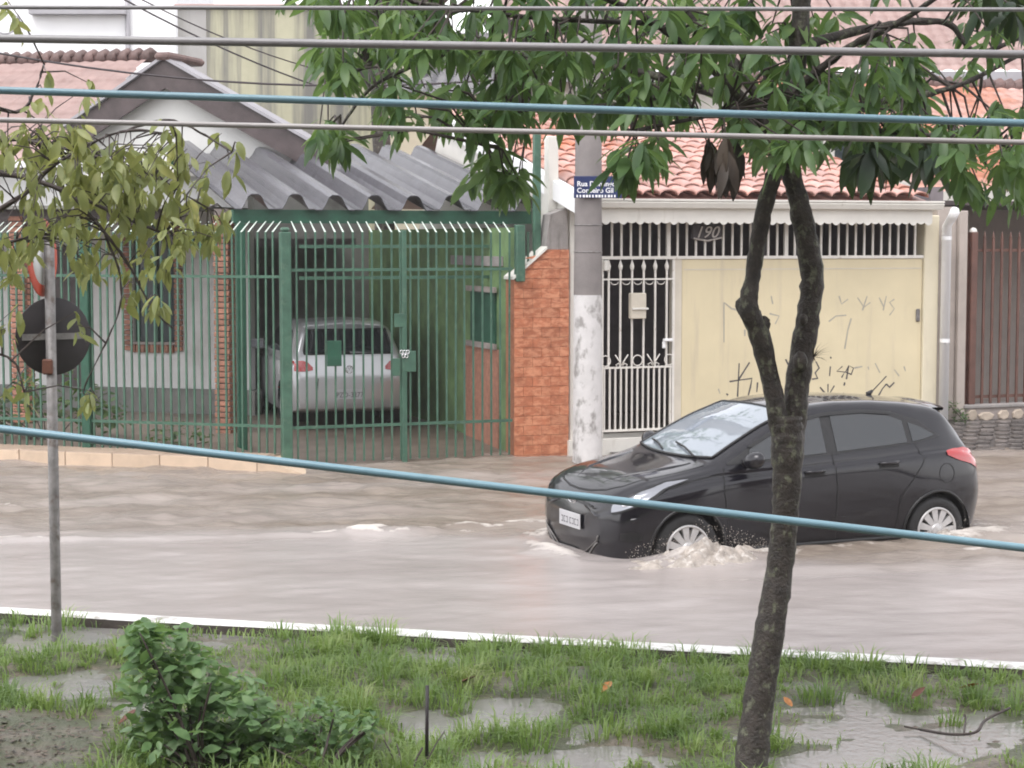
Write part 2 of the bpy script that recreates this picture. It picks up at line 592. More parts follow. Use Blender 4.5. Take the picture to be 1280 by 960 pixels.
def make_water():
    xs = np.concatenate([np.array([-60, -40, -25, -16, -12, -10.]), np.arange(-8.5, 8.5, .04), np.array([10, 12, 16, 25, 40, 60.])])
    ny = 340
    ts = np.linspace(0, 1, ny)
    X = np.repeat(xs[:, None], ny, 1)
    y0 = np.clip(kerb_y(xs), 2.5, 25)[:, None] + .05
    Y = y0 + ts[None, :] * (27.0 - y0)
    c, s_ = math.cos(R(12)), math.sin(R(12))
    A, B = X * c + Y * s_, -X * s_ + Y * c
    dist = Y - y0
    edge_ = np.interp(X, [-9, -2, 0, 3, 9], [16.1, 16.1, 15.8, 14.3, 13.6])
    rough = .25 + .75 * np.clip((Y - edge_ + .5 * vnoise(X * .8, Y * .8, 78)) / .7, 0, 1)
    flow = .30 * vnoise(X * .7, Y * .9, 4)
    h = (.045 * vnoise(A * 1.1, (B + flow) * 2.8, 1) + .040 * vnoise(A * 2.6 + 9, (B + flow) * 5.2, 2) + .030 * vnoise(A * 5.5, B * 9, 3)) * rough
    h += .010 * vnoise(A * .5, B * 1.4, 5)
    foam = np.zeros_like(X)

    def near_poly(pts):
        d = np.full(X.shape, 9.9); sgn = np.zeros(X.shape)
        for (ax, ay), (bx, by) in zip(pts[:-1], pts[1:]):
            vx, vy = bx - ax, by - ay
            t = np.clip(((X - ax) * vx + (Y - ay) * vy) / (vx * vx + vy * vy), 0, 1)
            ex, ey = X - ax - t * vx, Y - ay - t * vy
            dd = np.hypot(ex, ey)
            m_ = dd < d
            d = np.where(m_, dd, d); sgn = np.where(m_, ey, sgn)
        return d, sgn

    # standing wave line running along the far lane, left of the car
    ln = [onz(px, py) for px, py in ((-400, 678), (-60, 676), (60, 672), (200, 671), (330, 668), (430, 667), (470, 668), (520, 660), (600, 658), (690, 655))]
    pts = [(p.x, p.y) for p in ln]
    d, sg = near_poly(pts)
    wob = .75 + .9 * vnoise(X * 2.1, Y * .6, 21)
    brk = np.clip(.55 + 1.5 * vnoise(X * 1.1, Y * .4, 23), 0, 1) * np.clip(.6 + 1.4 * vnoise(X * 5, Y * 6, 24), .1, 1.4)
    sg = sg + .10 * vnoise(X * 2.6, Y * .5, 25) + .05 * vnoise(X * 7, Y * 2, 26)
    h += .040 * np.exp(-(sg / .11) ** 2) * (d < .6) * wob * brk - .012 * np.exp(-((sg + .2) / .15) ** 2) * (d < .6)
    foam = np.maximum(foam, np.exp(-((sg - .02) / .075) ** 2) * (d < .5) * np.clip(.20 + 1.1 * vnoise(X * 2.4, Y * 3, 22), 0, 1) * 1.15 * (.5 + brk))
    # curling crest blob on that line, bow wave at the bumper, wash at pole foot and left edge
    for px, py, rx, ry, hh, ff in ((468, 664, .30, .16, .07, 1.05), (8, 632, .25, .14, .05, .9), (682, 668, .26, .26, .09, .9),
                                   (690, 690, .34, .10, .04, .85), (705, 572, .35, .2, .03, .35), (560, 640, 1.2, .5, .0, .30), (640, 625, .9, .5, .0, .30),
                                   (1245, 563, .8, .05, .02, .55), (1225, 690, .5, .10, .04, .55), (300, 640, 1.4, .5, 0, .18), (560, 661, .35, .07, .03, .75), (610, 657, .40, .06, .03, .7), (652, 654, .30, .07, .04, .85), (520, 664, .25, .06, .02, .6), (380, 668, .3, .05, .02, .45), (250, 670, .5, .05, .02, .40), (120, 672, .5, .05, .02, .42), (40, 673, .3, .05, .02, .40)):
        q = onz(px, py)
        e = np.exp(-((X - q.x) / rx) ** 2 - ((Y - q.y) / ry) ** 2) * np.clip(.75 + .9 * vnoise(X * 8, Y * 9, 27) + .8 * vnoise(X * 17, Y * 18, 28), .05, 1.5)
        h += hh * e * .8
        foam = np.maximum(foam, ff * e)
    # churned water thrown up by the near wheels, and a wash along the sill
    CX = (X - CAR_O.x) * CU.x + (Y - CAR_O.y) * CU.y
    CY = (X - CAR_O.x) * CV.x + (Y - CAR_O.y) * CV.y
    chop = .6 + .8 * vnoise(CX * 6, CY * 6, 31)
    for wx, wy, rx, ry, hh, ff in ((.74, -.98, .40, .20, .10, .8), (1.05, -1.00, .34, .22, .08, .8), (1.5, -.98, .5, .15, .05, .7), (3.42, -.95, .36, .18, .05, .8), (3.75, -.9, .35, .22, .06, .75),
                                   (2.4, -.95, .9, .10, .02, .45), (-.12, -.1, .14, .6, .06, .8), (.74, -1.28, .7, .16, .03, .55), (4.1, -.5, .5, .6, .03, .4)):
        e = np.exp(-((CX - wx) / rx) ** 2 - ((CY - wy) / ry) ** 2)
        h += hh * e * np.clip(chop, .1, 1.8)
        foam = np.maximum(foam, ff * e)
    # wake ripples either side of the car
    wake = np.sin((CY + 1.0) * 11 + CX * 2.2) * np.exp(-((CY + 1.75) / .55) ** 2) * np.exp(-((CX - 2.2) / 1.9) ** 2)
    h += .012 * wake
    # depression under the car body so no water pokes through the floor
    V = np.stack([X, Y, h], -1).reshape(-1, 3)
    nx = len(xs)
    I = (np.arange(nx - 1)[:, None] * ny + np.arange(ny - 1)[None, :]).ravel()
    F = np.stack([I, I + ny, I + ny + 1, I + 1], 1)
    me = np_mesh('water', V, F, MT['water'], True)
    a_ = me.attributes.new('foam', 'FLOAT', 'POINT')
    a_.data.foreach_set('value', foam.astype(np.float32).ravel())
    b_ = me.attributes.new('chop', 'FLOAT', 'POINT')
    b_.data.foreach_set('value', np.clip((rough - .25) / .75 * (.85 + .6 * vnoise(A * .5, B * 1.5, 77)), 0, 1).astype(np.float32).ravel())
    o = mesh_obj('flood_water', me)
    tag(o, 'brown muddy flood water covering the street', None, kind='structure')


make_water()

# ------------------------------------------------------------------ grass island: soil, puddles, kerb
PUD = []   # (x, y, rx, ry) patches where the grass gives way to water
for px, py, wx, wy in ((110, 800, 75, 14), (120, 850, 65, 22), (175, 890, 40, 12), (500, 895, 55, 14), (655, 885, 75, 20), (640, 905, 60, 14), (735, 948, 120, 18), (610, 950, 40, 12),
                       (1085, 885, 45, 25), (1150, 925, 140, 26), (1060, 950, 110, 18), (1250, 915, 60, 35), (800, 905, 40, 8), (900, 810, 30, 6), (590, 800, 60, 8), (470, 790, 50, 6), (270, 805, 40, 8),
                       (20, 800, 18, 10), (1010, 860, 30, 8), (20, 855, 30, 9)):
    c0, ex, ey = onz(px, py), onz(px + wx, py), onz(px, py - wy)
    PUD.append((c0.x, c0.y, abs(ex.x - c0.x), abs(ey.y - c0.y)))
_s = onz(25, 935)
SOIL = (_s.x - .1, _s.y - .15, .62, .75)


def wetness(x, y):
    w = np.zeros_like(x)
    for cx, cy, rx, ry in PUD:
        w = np.maximum(w, np.exp(-(((x - cx) / rx) ** 2 + ((y - cy) / ry) ** 2) * 1.1))
    return w


def soilness(x, y):
    cx, cy, rx, ry = SOIL
    return np.exp(-(((x - cx) / rx) ** 2 + ((y - cy) / ry) ** 2))


def island_h(x, y):
    base = .022 + .045 * vnoise(x * 2.3, y * 2.3, 41) + .045 * vnoise(x * 5, y * 5, 42) + .025 * vnoise(x * 11, y * 11, 43)
    return base - .05 * wetness(x, y) + .05 * soilness(x, y)


def island():
    xs = np.arange(-16, 16.01, .08)
    ny = 150
    ts = np.linspace(0, 1, ny)
    X = np.repeat(xs[:, None], ny, 1)
    y1 = kerb_y(xs)[:, None] - .10
    Y = y1 + (ts[None, :] - 1) * (y1 - 2.0)
    Z = island_h(X, Y)
    Z = np.where(ts[None, :] > .985, -.01, Z)
    V = np.stack([X, Y, Z], -1).reshape(-1, 3)
    nx = len(xs)
    I = (np.arange(nx - 1)[:, None] * ny + np.arange(ny - 1)[None, :]).ravel()
    F = np.stack([I, I + ny, I + ny + 1, I + 1], 1)
    tag(mesh_obj('soil', np_mesh('soil', V, F, MT['soil'], True)), 'waterlogged brown soil of the grass verge', None, kind='structure')
    P = []
    for x in np.arange(-16, 16.1, 2.0):
        P.append([(x, 2.0, 0), (x, kerb_y(x) - .11, 0)])
    tag(MB().grid(P).build('puddle', MT['puddle']), 'shallow grey puddle water lying between grass tufts', None, kind='structure')
    # white painted kerb, slightly uneven, in one run
    xs = np.arange(-16, 16.01, .12)
    m = MB(); P = []; Q = []
    for i, x in enumerate(xs):
        j = .012 * math.sin(x * 3.1) + .010 * float(vnoise(np.array([x * 2.3]), np.array([.5]), 51)[0])
        y = kerb_y(x)
        zt = .062 + .010 * float(vnoise(np.array([x * 1.4]), np.array([3.5]), 52)[0])
        P.append([(x, y - .075 + j, zt - .010), (x, y - .06 + j, zt), (x, y + .085, zt), (x, y + .10, zt - .015), (x, y + .10, -.17)])
        Q.append([(x, y - .073 + j, -.12), (x, y - .073 + j, zt - .011)])
    m.grid(P, False)
    kf = MB().grid(Q, False).build('kerb_face', MT['kerb_bare'])
    tag(kf, 'bare dark stone face of the kerb above the wet verge', None, kind='structure')
    tag(m.build('kerb', MT['kerb_paint']), 'white painted kerb between grass and flooded road', None, kind='structure')


island()


def grass():
    """bent tapered blades: tufts first, then thin ground cover"""
    n_t = 1500
    tx = nrg.uniform(-4.6, 4.6, n_t * 3); ty = nrg.uniform(7.6, 13.0, n_t * 3)
    # tufts crowd along the kerb
    kx = nrg.uniform(-4.6, 4.6, 260)
    tx = np.concatenate([tx, kx]); ty = np.concatenate([ty, kerb_y(kx) - nrg.uniform(.16, .34, 260)])
    ok = (ty < kerb_y(tx) - .14)
    dens = .55 + 1.3 * vnoise(tx * 1.1, ty * 1.1, 61)
    wet = wetness(tx, ty); so = soilness(tx, ty)
    ok &= (island_h(tx, ty) > .004) & (wet < .6) & (so < .35) & (nrg.random(len(tx)) < np.clip(dens, .12, 1))
    tx, ty, wet = tx[ok], ty[ok], wet[ok]
    big = nrg.random(len(tx)) ** 2.0
    px, py, ln, out = [], [], [], []
    for x, y, b, w in zip(tx, ty, big, wet):
        nb = int(14 + 26 * b)
        r = .03 + .085 * b
        a = nrg.uniform(0, 2 * np.pi, nb); q = np.sqrt(nrg.random(nb)) * r
        px.append(x + q * np.cos(a)); py.append(y + q * np.sin(a))
        ln.append((.05 + .12 * b) * nrg.uniform(.55, 1.25, nb)); out.append(a + nrg.normal(0, .5, nb))
    # short cover
    nc = 52000
    cx = nrg.uniform(-4.6, 4.6, nc); cy = nrg.uniform(7.6, 13.0, nc)
    ok = (cy < kerb_y(cx) - .13) & (island_h(cx, cy) > -.004 + .012 * nrg.random(nc)) & (wetness(cx, cy) < .6) & (soilness(cx, cy) < .5) & (nrg.random(nc) < .45 + .9 * vnoise(cx * 1.3, cy * 1.3, 62) + .2)
    px.append(cx[ok]); py.append(cy[ok]); ln.append(nrg.uniform(.03, .085, ok.sum())); out.append(nrg.uniform(0, 6.28, ok.sum()))
    # a few straggling blades in the puddles
    cx = nrg.uniform(-4.6, 4.6, 9000); cy = nrg.uniform(7.8, 12.8, 9000)
    ok = (cy < kerb_y(cx) - .13) & (island_h(cx, cy) < .004) & (nrg.random(9000) < .15 + 1.5 * vnoise(cx * 3, cy * 3, 63))
    px.append(cx[ok]); py.append(cy[ok]); ln.append(nrg.uniform(.03, .07, ok.sum())); out.append(nrg.uniform(0, 6.28, ok.sum()))
    px, py, ln, out = map(np.concatenate, (px, py, ln, out))
    N = len(px)
    z = np.maximum(island_h(px, py), -.012) - .01
    lean = nrg.uniform(.3, 1.25, N)
    dx, dy = np.cos(out), np.sin(out)
    wd_ = nrg.uniform(.0028, .0055, N)
    sx, sy = -dy * wd_, dx * wd_
    P0 = np.stack([px, py, z], 1)
    S = np.stack([sx, sy, np.zeros(N)], 1)
    mid = P0 + np.stack([dx * ln * lean * .30, dy * ln * lean * .30, ln * .62], 1)
    tip = P0 + np.stack([dx * ln * lean * .95, dy * ln * lean * .95, ln * (1.0 - .35 * lean)], 1)
    V = np.stack([P0 - S, P0 + S, mid - S * .8, mid + S * .8, tip - S * .08, tip + S * .08], 1).reshape(-1, 3)
    b = np.arange(N) * 6
    F = np.concatenate([np.stack([b, b + 1, b + 3, b + 2], 1), np.stack([b + 2, b + 3, b + 5, b + 4], 1)])
    o = mesh_obj('grass', np_mesh('grass', V, F, MT['grass'], True))
    tag(o, 'coarse green grass in tufts on the wet verge', 'grass', kind='stuff')


grass()

# ------------------------------------------------------------------ pavements beside the houses
# wet pavement in front of the house with the brown railing, rising from the water to the wall
RGT = FS.u(1195, 0, 520)
pv = empty('pavement', FS.w(0, 0), FS.a)
pv['kind'] = 'structure'; pv['label'] = 'wet dark stone pavement sloping up from the flood water'
def pave_z(u, v):
    f = min(1, max(0, (u - FS.u(860, 0, 540)) / 3.0))
    return -.06 + (.10 + .20 * f) * (v + 1.5) / 1.5
P = [[(u, v, pave_z(u, v) - .02) for v in (-1.5, -1.0, -.5, 0.0, .25)] for u in np.linspace(FS.u(760, 0, 545), 14, 24)]
MB().grid(P, False).build('pavement_bed', MT['ground'], pv)
stone_meshes = []
for k in range(6):
    a, b_ = rng.uniform(.19, .27), rng.uniform(.14, .2)
    m_ = MB()
    pts = [(a * math.cos(t) * rng.uniform(.42, .52), b_ * math.sin(t) * rng.uniform(.42, .52)) for t in np.linspace(.3, 6.58, 8)[:-1]]
    top = [(p[0] * .85, p[1] * .85) for p in pts]
    n_ = len(pts)
    vs = [(p[0], p[1], 0) for p in pts] + [(p[0], p[1], .03) for p in pts] + [(p[0], p[1], .042) for p in top]
    fs = [((i + 1) % n_ + L, i + L, i + L + n_, (i + 1) % n_ + L + n_)[::-1] for L in (0, n_) for i in range(n_)] + [tuple(range(2 * n_, 3 * n_))]
    m_.add(vs, [tuple(reversed(f)) if len(f) == 4 else f for f in fs])
    stone_meshes.append(m_.mesh('paving_stone', MT['paver']))
row = 0
for v in np.arange(-1.38, .0, .155):
    u = RGT - 1.0 + (row % 2) * .11
    while u < RGT + 3.0:
        inst('paving_stone', rng.choice(stone_meshes), pv, (u + rng.uniform(-.02, .02), v, pave_z(u, v) - .03), (math.atan2(.15, 1.5), 0, rng.choice((0, math.pi)) + rng.uniform(-.15, .15)))
        u += .235
    row += 1

# tiled step along the corner lot, standing in the water
st = empty('tiled_step', FL.w(0, 0), FL.a, 'low step faced with beige ceramic tiles along the green railing', 'step')
MB().box(-9, -.12, -.46, .12, -.18, .135).build('step_core', MT['step_top'], st)
tl = MB().bbox(-.298, .298, -.012, .0, -.10, .118, .004).mesh('tile', MT['step_tile'])
tt = MB().bbox(-.298, .298, 0, .46, 0, .012, .004).mesh('top_tile', MT['step_top'])
for k in range(14):
    u = -.46 - k * .605
    inst('tile', tl, st, (u, -.462, .022), (0, 0, rng.uniform(-.004, .004)))
    inst('tile', tt, st, (u, -.472, .136))
MB().add([(-.155, -.47, -.1), (.75, -.47, -.1), (.75, .12, -.1), (-.155, .12, -.1), (-.155, -.47, .13), (-.155, .12, .13)],
         [(0, 1, 4), (3, 5, 2), (1, 2, 5, 4), (0, 4, 5, 3), (0, 3, 2, 1)]).build('ramp', MT['step_tile'], st)

# ================================================================== CARS
class Car:
    """lofted body shell: every row of the table is one cross section of half the car"""
    COLS = 'x ztop zcr ycr zbelt ybelt zcrease ycrease zmid ymid zsill ysill zbot'.split()

    def __init__(s, table, wheels, ra, smooth=.05):
        T = np.array(table, float)
        s.x0 = T[0, 0]
        s.L = T[-1, 0] - s.x0
        q = np.linspace(0, 1, 130)
        xs = s.x0 + s.L * (q - .095 * np.sin(2 * np.pi * q))    # denser at both ends
        fine = np.linspace(s.x0, s.x0 + s.L, 800)
        k = np.exp(-((np.arange(-60, 61) * (s.L / 799)) / smooth) ** 2); k /= k.sum()
        C = {}
        for i, c in enumerate(s.COLS[1:], 1):
            f = np.interp(fine, T[:, 0], T[:, i])
            pad = np.concatenate([2 * f[0] - f[60:0:-1], f, 2 * f[-1] - f[-2:-62:-1]])
            C[c] = np.interp(xs, fine, np.convolve(pad, k, 'valid'))
        s.rows = []
        for i, x in enumerate(xs):
            g = {c: C[c][i] for c in C}
            ctl = [(0, g['zbot']), (g['ysill'] * .86, g['zbot']), (g['ysill'], g['zsill']), (g['ymid'], g['zmid']), (g['ycrease'], g['zcrease']),
                   (g['ycrease'] * .35 + g['ybelt'] * .65 - .004, g['zcrease'] * .45 + g['zbelt'] * .55), (g['ybelt'], g['zbelt']), (g['ycr'] * .5 + g['ybelt'] * .5 + .012, (g['zcr'] + g['zbelt']) / 2), (g['ycr'], g['zcr']),
                   (g['ycr'] * .62, g['zcr'] + (g['ztop'] - g['zcr']) * .66), (0, g['ztop'])]
            pts = []
            n = len(ctl)
            for j in range(n - 1):
                p0 = ctl[j - 1] if j else (-ctl[1][0], ctl[1][1])
                p3 = ctl[j + 2] if j + 2 < n else (-ctl[n - 2][0], ctl[n - 2][1])
                p1, p2 = ctl[j], ctl[j + 1]
                for t in np.linspace(0, 1, 6)[:-1]:
                    a = [.5 * (2 * p1[d] + (p2[d] - p0[d]) * t + (2 * p0[d] - 5 * p1[d] + 4 * p2[d] - p3[d]) * t * t + (3 * p1[d] - p0[d] - 3 * p2[d] + p3[d]) * t ** 3) for d in (0, 1)]
                    pts.append((x, -max(0, a[0]), a[1]))
            pts.append((x, 0, ctl[-1][1]))
            s.rows.append(pts)
        s.wheels, s.ra = wheels, ra
        s.shell()

    def shell(s):
        nx, nt_ = len(s.rows), len(s.rows[0])
        ring = [r + [(x, -y, z) for x, y, z in r[-2:0:-1]] for r in s.rows]
        m = len(ring[0])
        V = [list(p) for r in ring for p in r]
        F = [(i * m + j, (i + 1) * m + j, (i + 1) * m + (j + 1) % m, i * m + (j + 1) % m) for i in range(nx - 1) for j in range(m)]
        s.bvh = BVHTree.FromPolygons([Vector(p) for p in V], F)
        keep = []
        for f in F:
            c = np.mean([V[i] for i in f], 0)
            cut = any(math.hypot(c[0] - wx, c[2] - wz) < s.ra and abs(c[1]) > .45 for wx, wz in s.wheels)
            if not cut: keep.append(f)
        used = {}
        for f in keep:
            for i in f: used[i] = used.get(i, 0) + 1
        for i in used:
            x, y, z = V[i]
            for wx, wz in s.wheels:
                d = math.hypot(x - wx, z - wz)
                if abs(y) > .45 and used[i] < 4 and abs(d - s.ra) < .05 and d > 1e-4:
                    V[i][0] = wx + (x - wx) * s.ra / d
                    V[i][2] = wz + (z - wz) * s.ra / d
        F = keep
        F.append(tuple(range(m))[::-1] if False else tuple(range(m)))
        F.append(tuple(range((nx - 1) * m, nx * m))[::-1])
        s.V, s.F = V, F

    def body(s, mat_, parent):
        m_ = MB(); m_.add(s.V, s.F, True)
        o = m_.build('body', mat_, parent)
        return o

    def hit(s, p, d, off):
        loc, nor, _, _ = s.bvh.ray_cast(Vector(p), Vector(d).normalized())
        if loc is None:
            loc, nor, _, _ = s.bvh.find_nearest(Vector(p) + Vector(d).normalized() * 1.2)
        if nor.dot(Vector(d)) > 0: nor = -nor
        return loc + nor * off

    def side(s, lo, hi, off=.006, nu=28, nv=8, sgn=-1):
        """patch on the side between two (x,z) polylines"""
        lo, hi = np.array(lo), np.array(hi)
        def res(c):
            L = np.concatenate([[0], np.cumsum(np.hypot(*np.diff(c, axis=0).T))])
            t = np.linspace(0, L[-1], nu)
            return np.stack([np.interp(t, L, c[:, 0]), np.interp(t, L, c[:, 1])], 1)
        lo, hi = res(lo), res(hi)
        P = []
        for a, b_ in zip(lo, hi):
            P.append([s.hit((a[0] + (b_[0] - a[0]) * t, sgn * 2, a[1] + (b_[1] - a[1]) * t), (0, -sgn, 0), off) for t in np.linspace(0, 1, nv)])
        return P

    def line(s, pts, d, w=.009, off=.0025, n=26):
        """thin seam ribbon along points cast along d"""
        pts = np.array(pts, float)
        L = np.concatenate([[0], np.cumsum(np.linalg.norm(np.diff(pts, axis=0), axis=1))])
        t = np.linspace(0, L[-1], n)
        q = np.stack([np.interp(t, L, pts[:, k]) for k in range(3)], 1)
        P = []
        for i in range(n):
            tg = Vector(q[min(i + 1, n - 1)] - q[max(i - 1, 0)]).normalized()
            sd_ = tg.cross(Vector(d)).normalized() * (w / 2)
            P.append([s.hit(Vector(q[i]) + sd_, d, off), s.hit(Vector(q[i]) - sd_, d, off)])
        return P


def make_wheel(r, rim, mat_rim, spokes, parent, x, y, z, sgn):
    """wheel > tyre, rim, hub cap slots; axle along Y, outer face at y"""
    w = empty('wheel', (x, y, z)); w.parent = parent
    M = Matrix.Rotation(R(90) * (1 if sgn < 0 else -1), 4, 'X')
    t = MB(); t.lathe([(rim, -.17), (r * .90, -.18), (r, -.155), (r, -.03), (r * .93, -.004), (rim * 1.06, .0), (rim, -.012)], 40, M)
    t.build('tyre', MT['tyre'], w)
    c = MB(); c.lathe([(rim, -.012), (rim * .97, .002), (rim * .88, -.004), (rim * .84, -.030), (.001, -.030)], 40, M)
    c.build('rim', MT['seam'], w)
    sp = MB()
    for k in range(spokes):
        a = 2 * math.pi * k / spokes
        Mk = M @ Matrix.Rotation(a, 4, 'Z')
        w0, w1 = .017, .033
        vs = [(.03, -w0, .0), (.03, w0, .0), (rim * .93, w1, -.002), (rim * .93, -w1, -.002), (.03, -w0, -.03), (.03, w0, -.03), (rim * .93, w1, -.03), (rim * .93, -w1, -.03)]
        sp.add([Mk @ Vector(p) for p in vs], [(0, 3, 2, 1), (0, 1, 5, 4), (1, 2, 6, 5), (2, 3, 7, 6), (3, 0, 4, 7)])
    sp.lathe([(.062, -.02), (.060, .004), (.04, .010), (.001, .012)], 20, M)
    sp.lathe([(rim * 1.0, -.008), (rim * .985, .006), (rim * .90, .004), (rim * .88, -.02)], 40, M)
    sp.build('hub_cap', mat_rim, w)
    return w


HB = [
    # x   ztop  zcr   ycr  zbelt ybelt zcrs ycrs zmid ymid zsil ysil zbot
    [.00, .640, .625, .34, .600, .42, .545, .48, .45, .50, .31, .46, .25],
    [.03, .700, .680, .44, .645, .54, .570, .60, .46, .62, .29, .58, .22],
    [.09, .762, .740, .51, .695, .63, .615, .70, .48, .72, .27, .67, .20],
    [.20, .825, .800, .57, .755, .70, .670, .775, .52, .79, .25, .745, .20],
    [.40, .890, .865, .61, .825, .735, .730, .815, .55, .825, .25, .785, .20],
    [.80, .950, .925, .64, .885, .755, .780, .835, .58, .840, .25, .80, .20],
    [.98, .985, .965, .65, .915, .765, .800, .830, .58, .835, .25, .80, .20],
    [1.08, 1.02, .995, .66, .928, .768, .806, .825, .58, .828, .25, .795, .20],
    [1.30, 1.148, 1.105, .655, .942, .772, .820, .82, .58, .818, .25, .79, .20],
    [1.60, 1.298, 1.245, .625, .958, .775, .838, .82, .58, .815, .25, .785, .20],
    [1.90, 1.412, 1.352, .595, .974, .775, .855, .82, .58, .815, .25, .785, .20],
    [2.10, 1.450, 1.395, .582, .984, .774, .866, .82, .59, .815, .25, .785, .20],
    [2.40, 1.468, 1.418, .575, 1.000, .772, .882, .82, .60, .815, .25, .785, .20],
    [2.80, 1.465, 1.412, .565, 1.025, .765, .905, .82, .62, .822, .25, .79, .20],
    [3.15, 1.440, 1.385, .55, 1.048, .748, .925, .815, .64, .838, .26, .80, .20],
    [3.40, 1.408, 1.350, .53, 1.055, .718, .938, .79, .64, .825, .28, .79, .22],
    [3.52, 1.380, 1.318, .52, 1.045, .695, .940, .77, .64, .805, .30, .77, .25],
    [3.62, 1.270, 1.210, .52, 1.020, .675, .925, .75, .64, .785, .32, .75, .27],
    [3.72, 1.120, 1.080, .52, .980, .650, .900, .72, .63, .755, .34, .71, .29],
    [3.80, 1.000, .970, .51, .920, .610, .850, .67, .61, .705, .36, .65, .31],
    [3.86, .860, .840, .47, .810, .550, .760, .60, .58, .63, .38, .57, .33],
    [3.90, .700, .690, .42, .670, .480, .640, .52, .55, .54, .41, .48, .36]]


for _r in HB:                                        # short front overhang, slightly longer tail
    _r[0] = .13 + _r[0] * (.67 / .80) if _r[0] < .8 else (_r[0] if _r[0] < 3.3 else 3.3 + (_r[0] - 3.3) * 1.06)


def plate(parent, txt, x, z, w, h, face, y=0.0, marks=None, lean=0.0):
    pl = MB().bbox(-w / 2, w / 2, -.004, .004, -h / 2, h / 2, .003).build('number_plate', MT['plate'], parent)
    pl.location = (x, y, z)
    pl.rotation_euler = (lean, 0, -math.pi / 2 if face < 0 else math.pi / 2)
    if txt:
        o = mesh_obj('plate_lettering', text_mesh(txt, h * .72, .001, MT['plate_ink']), None, pl)
        o.location = (0, -.0055, -.006)
        o.rotation_euler = (math.pi / 2, 0, 0)
        o.scale = (.92, 1, 1)
    return pl


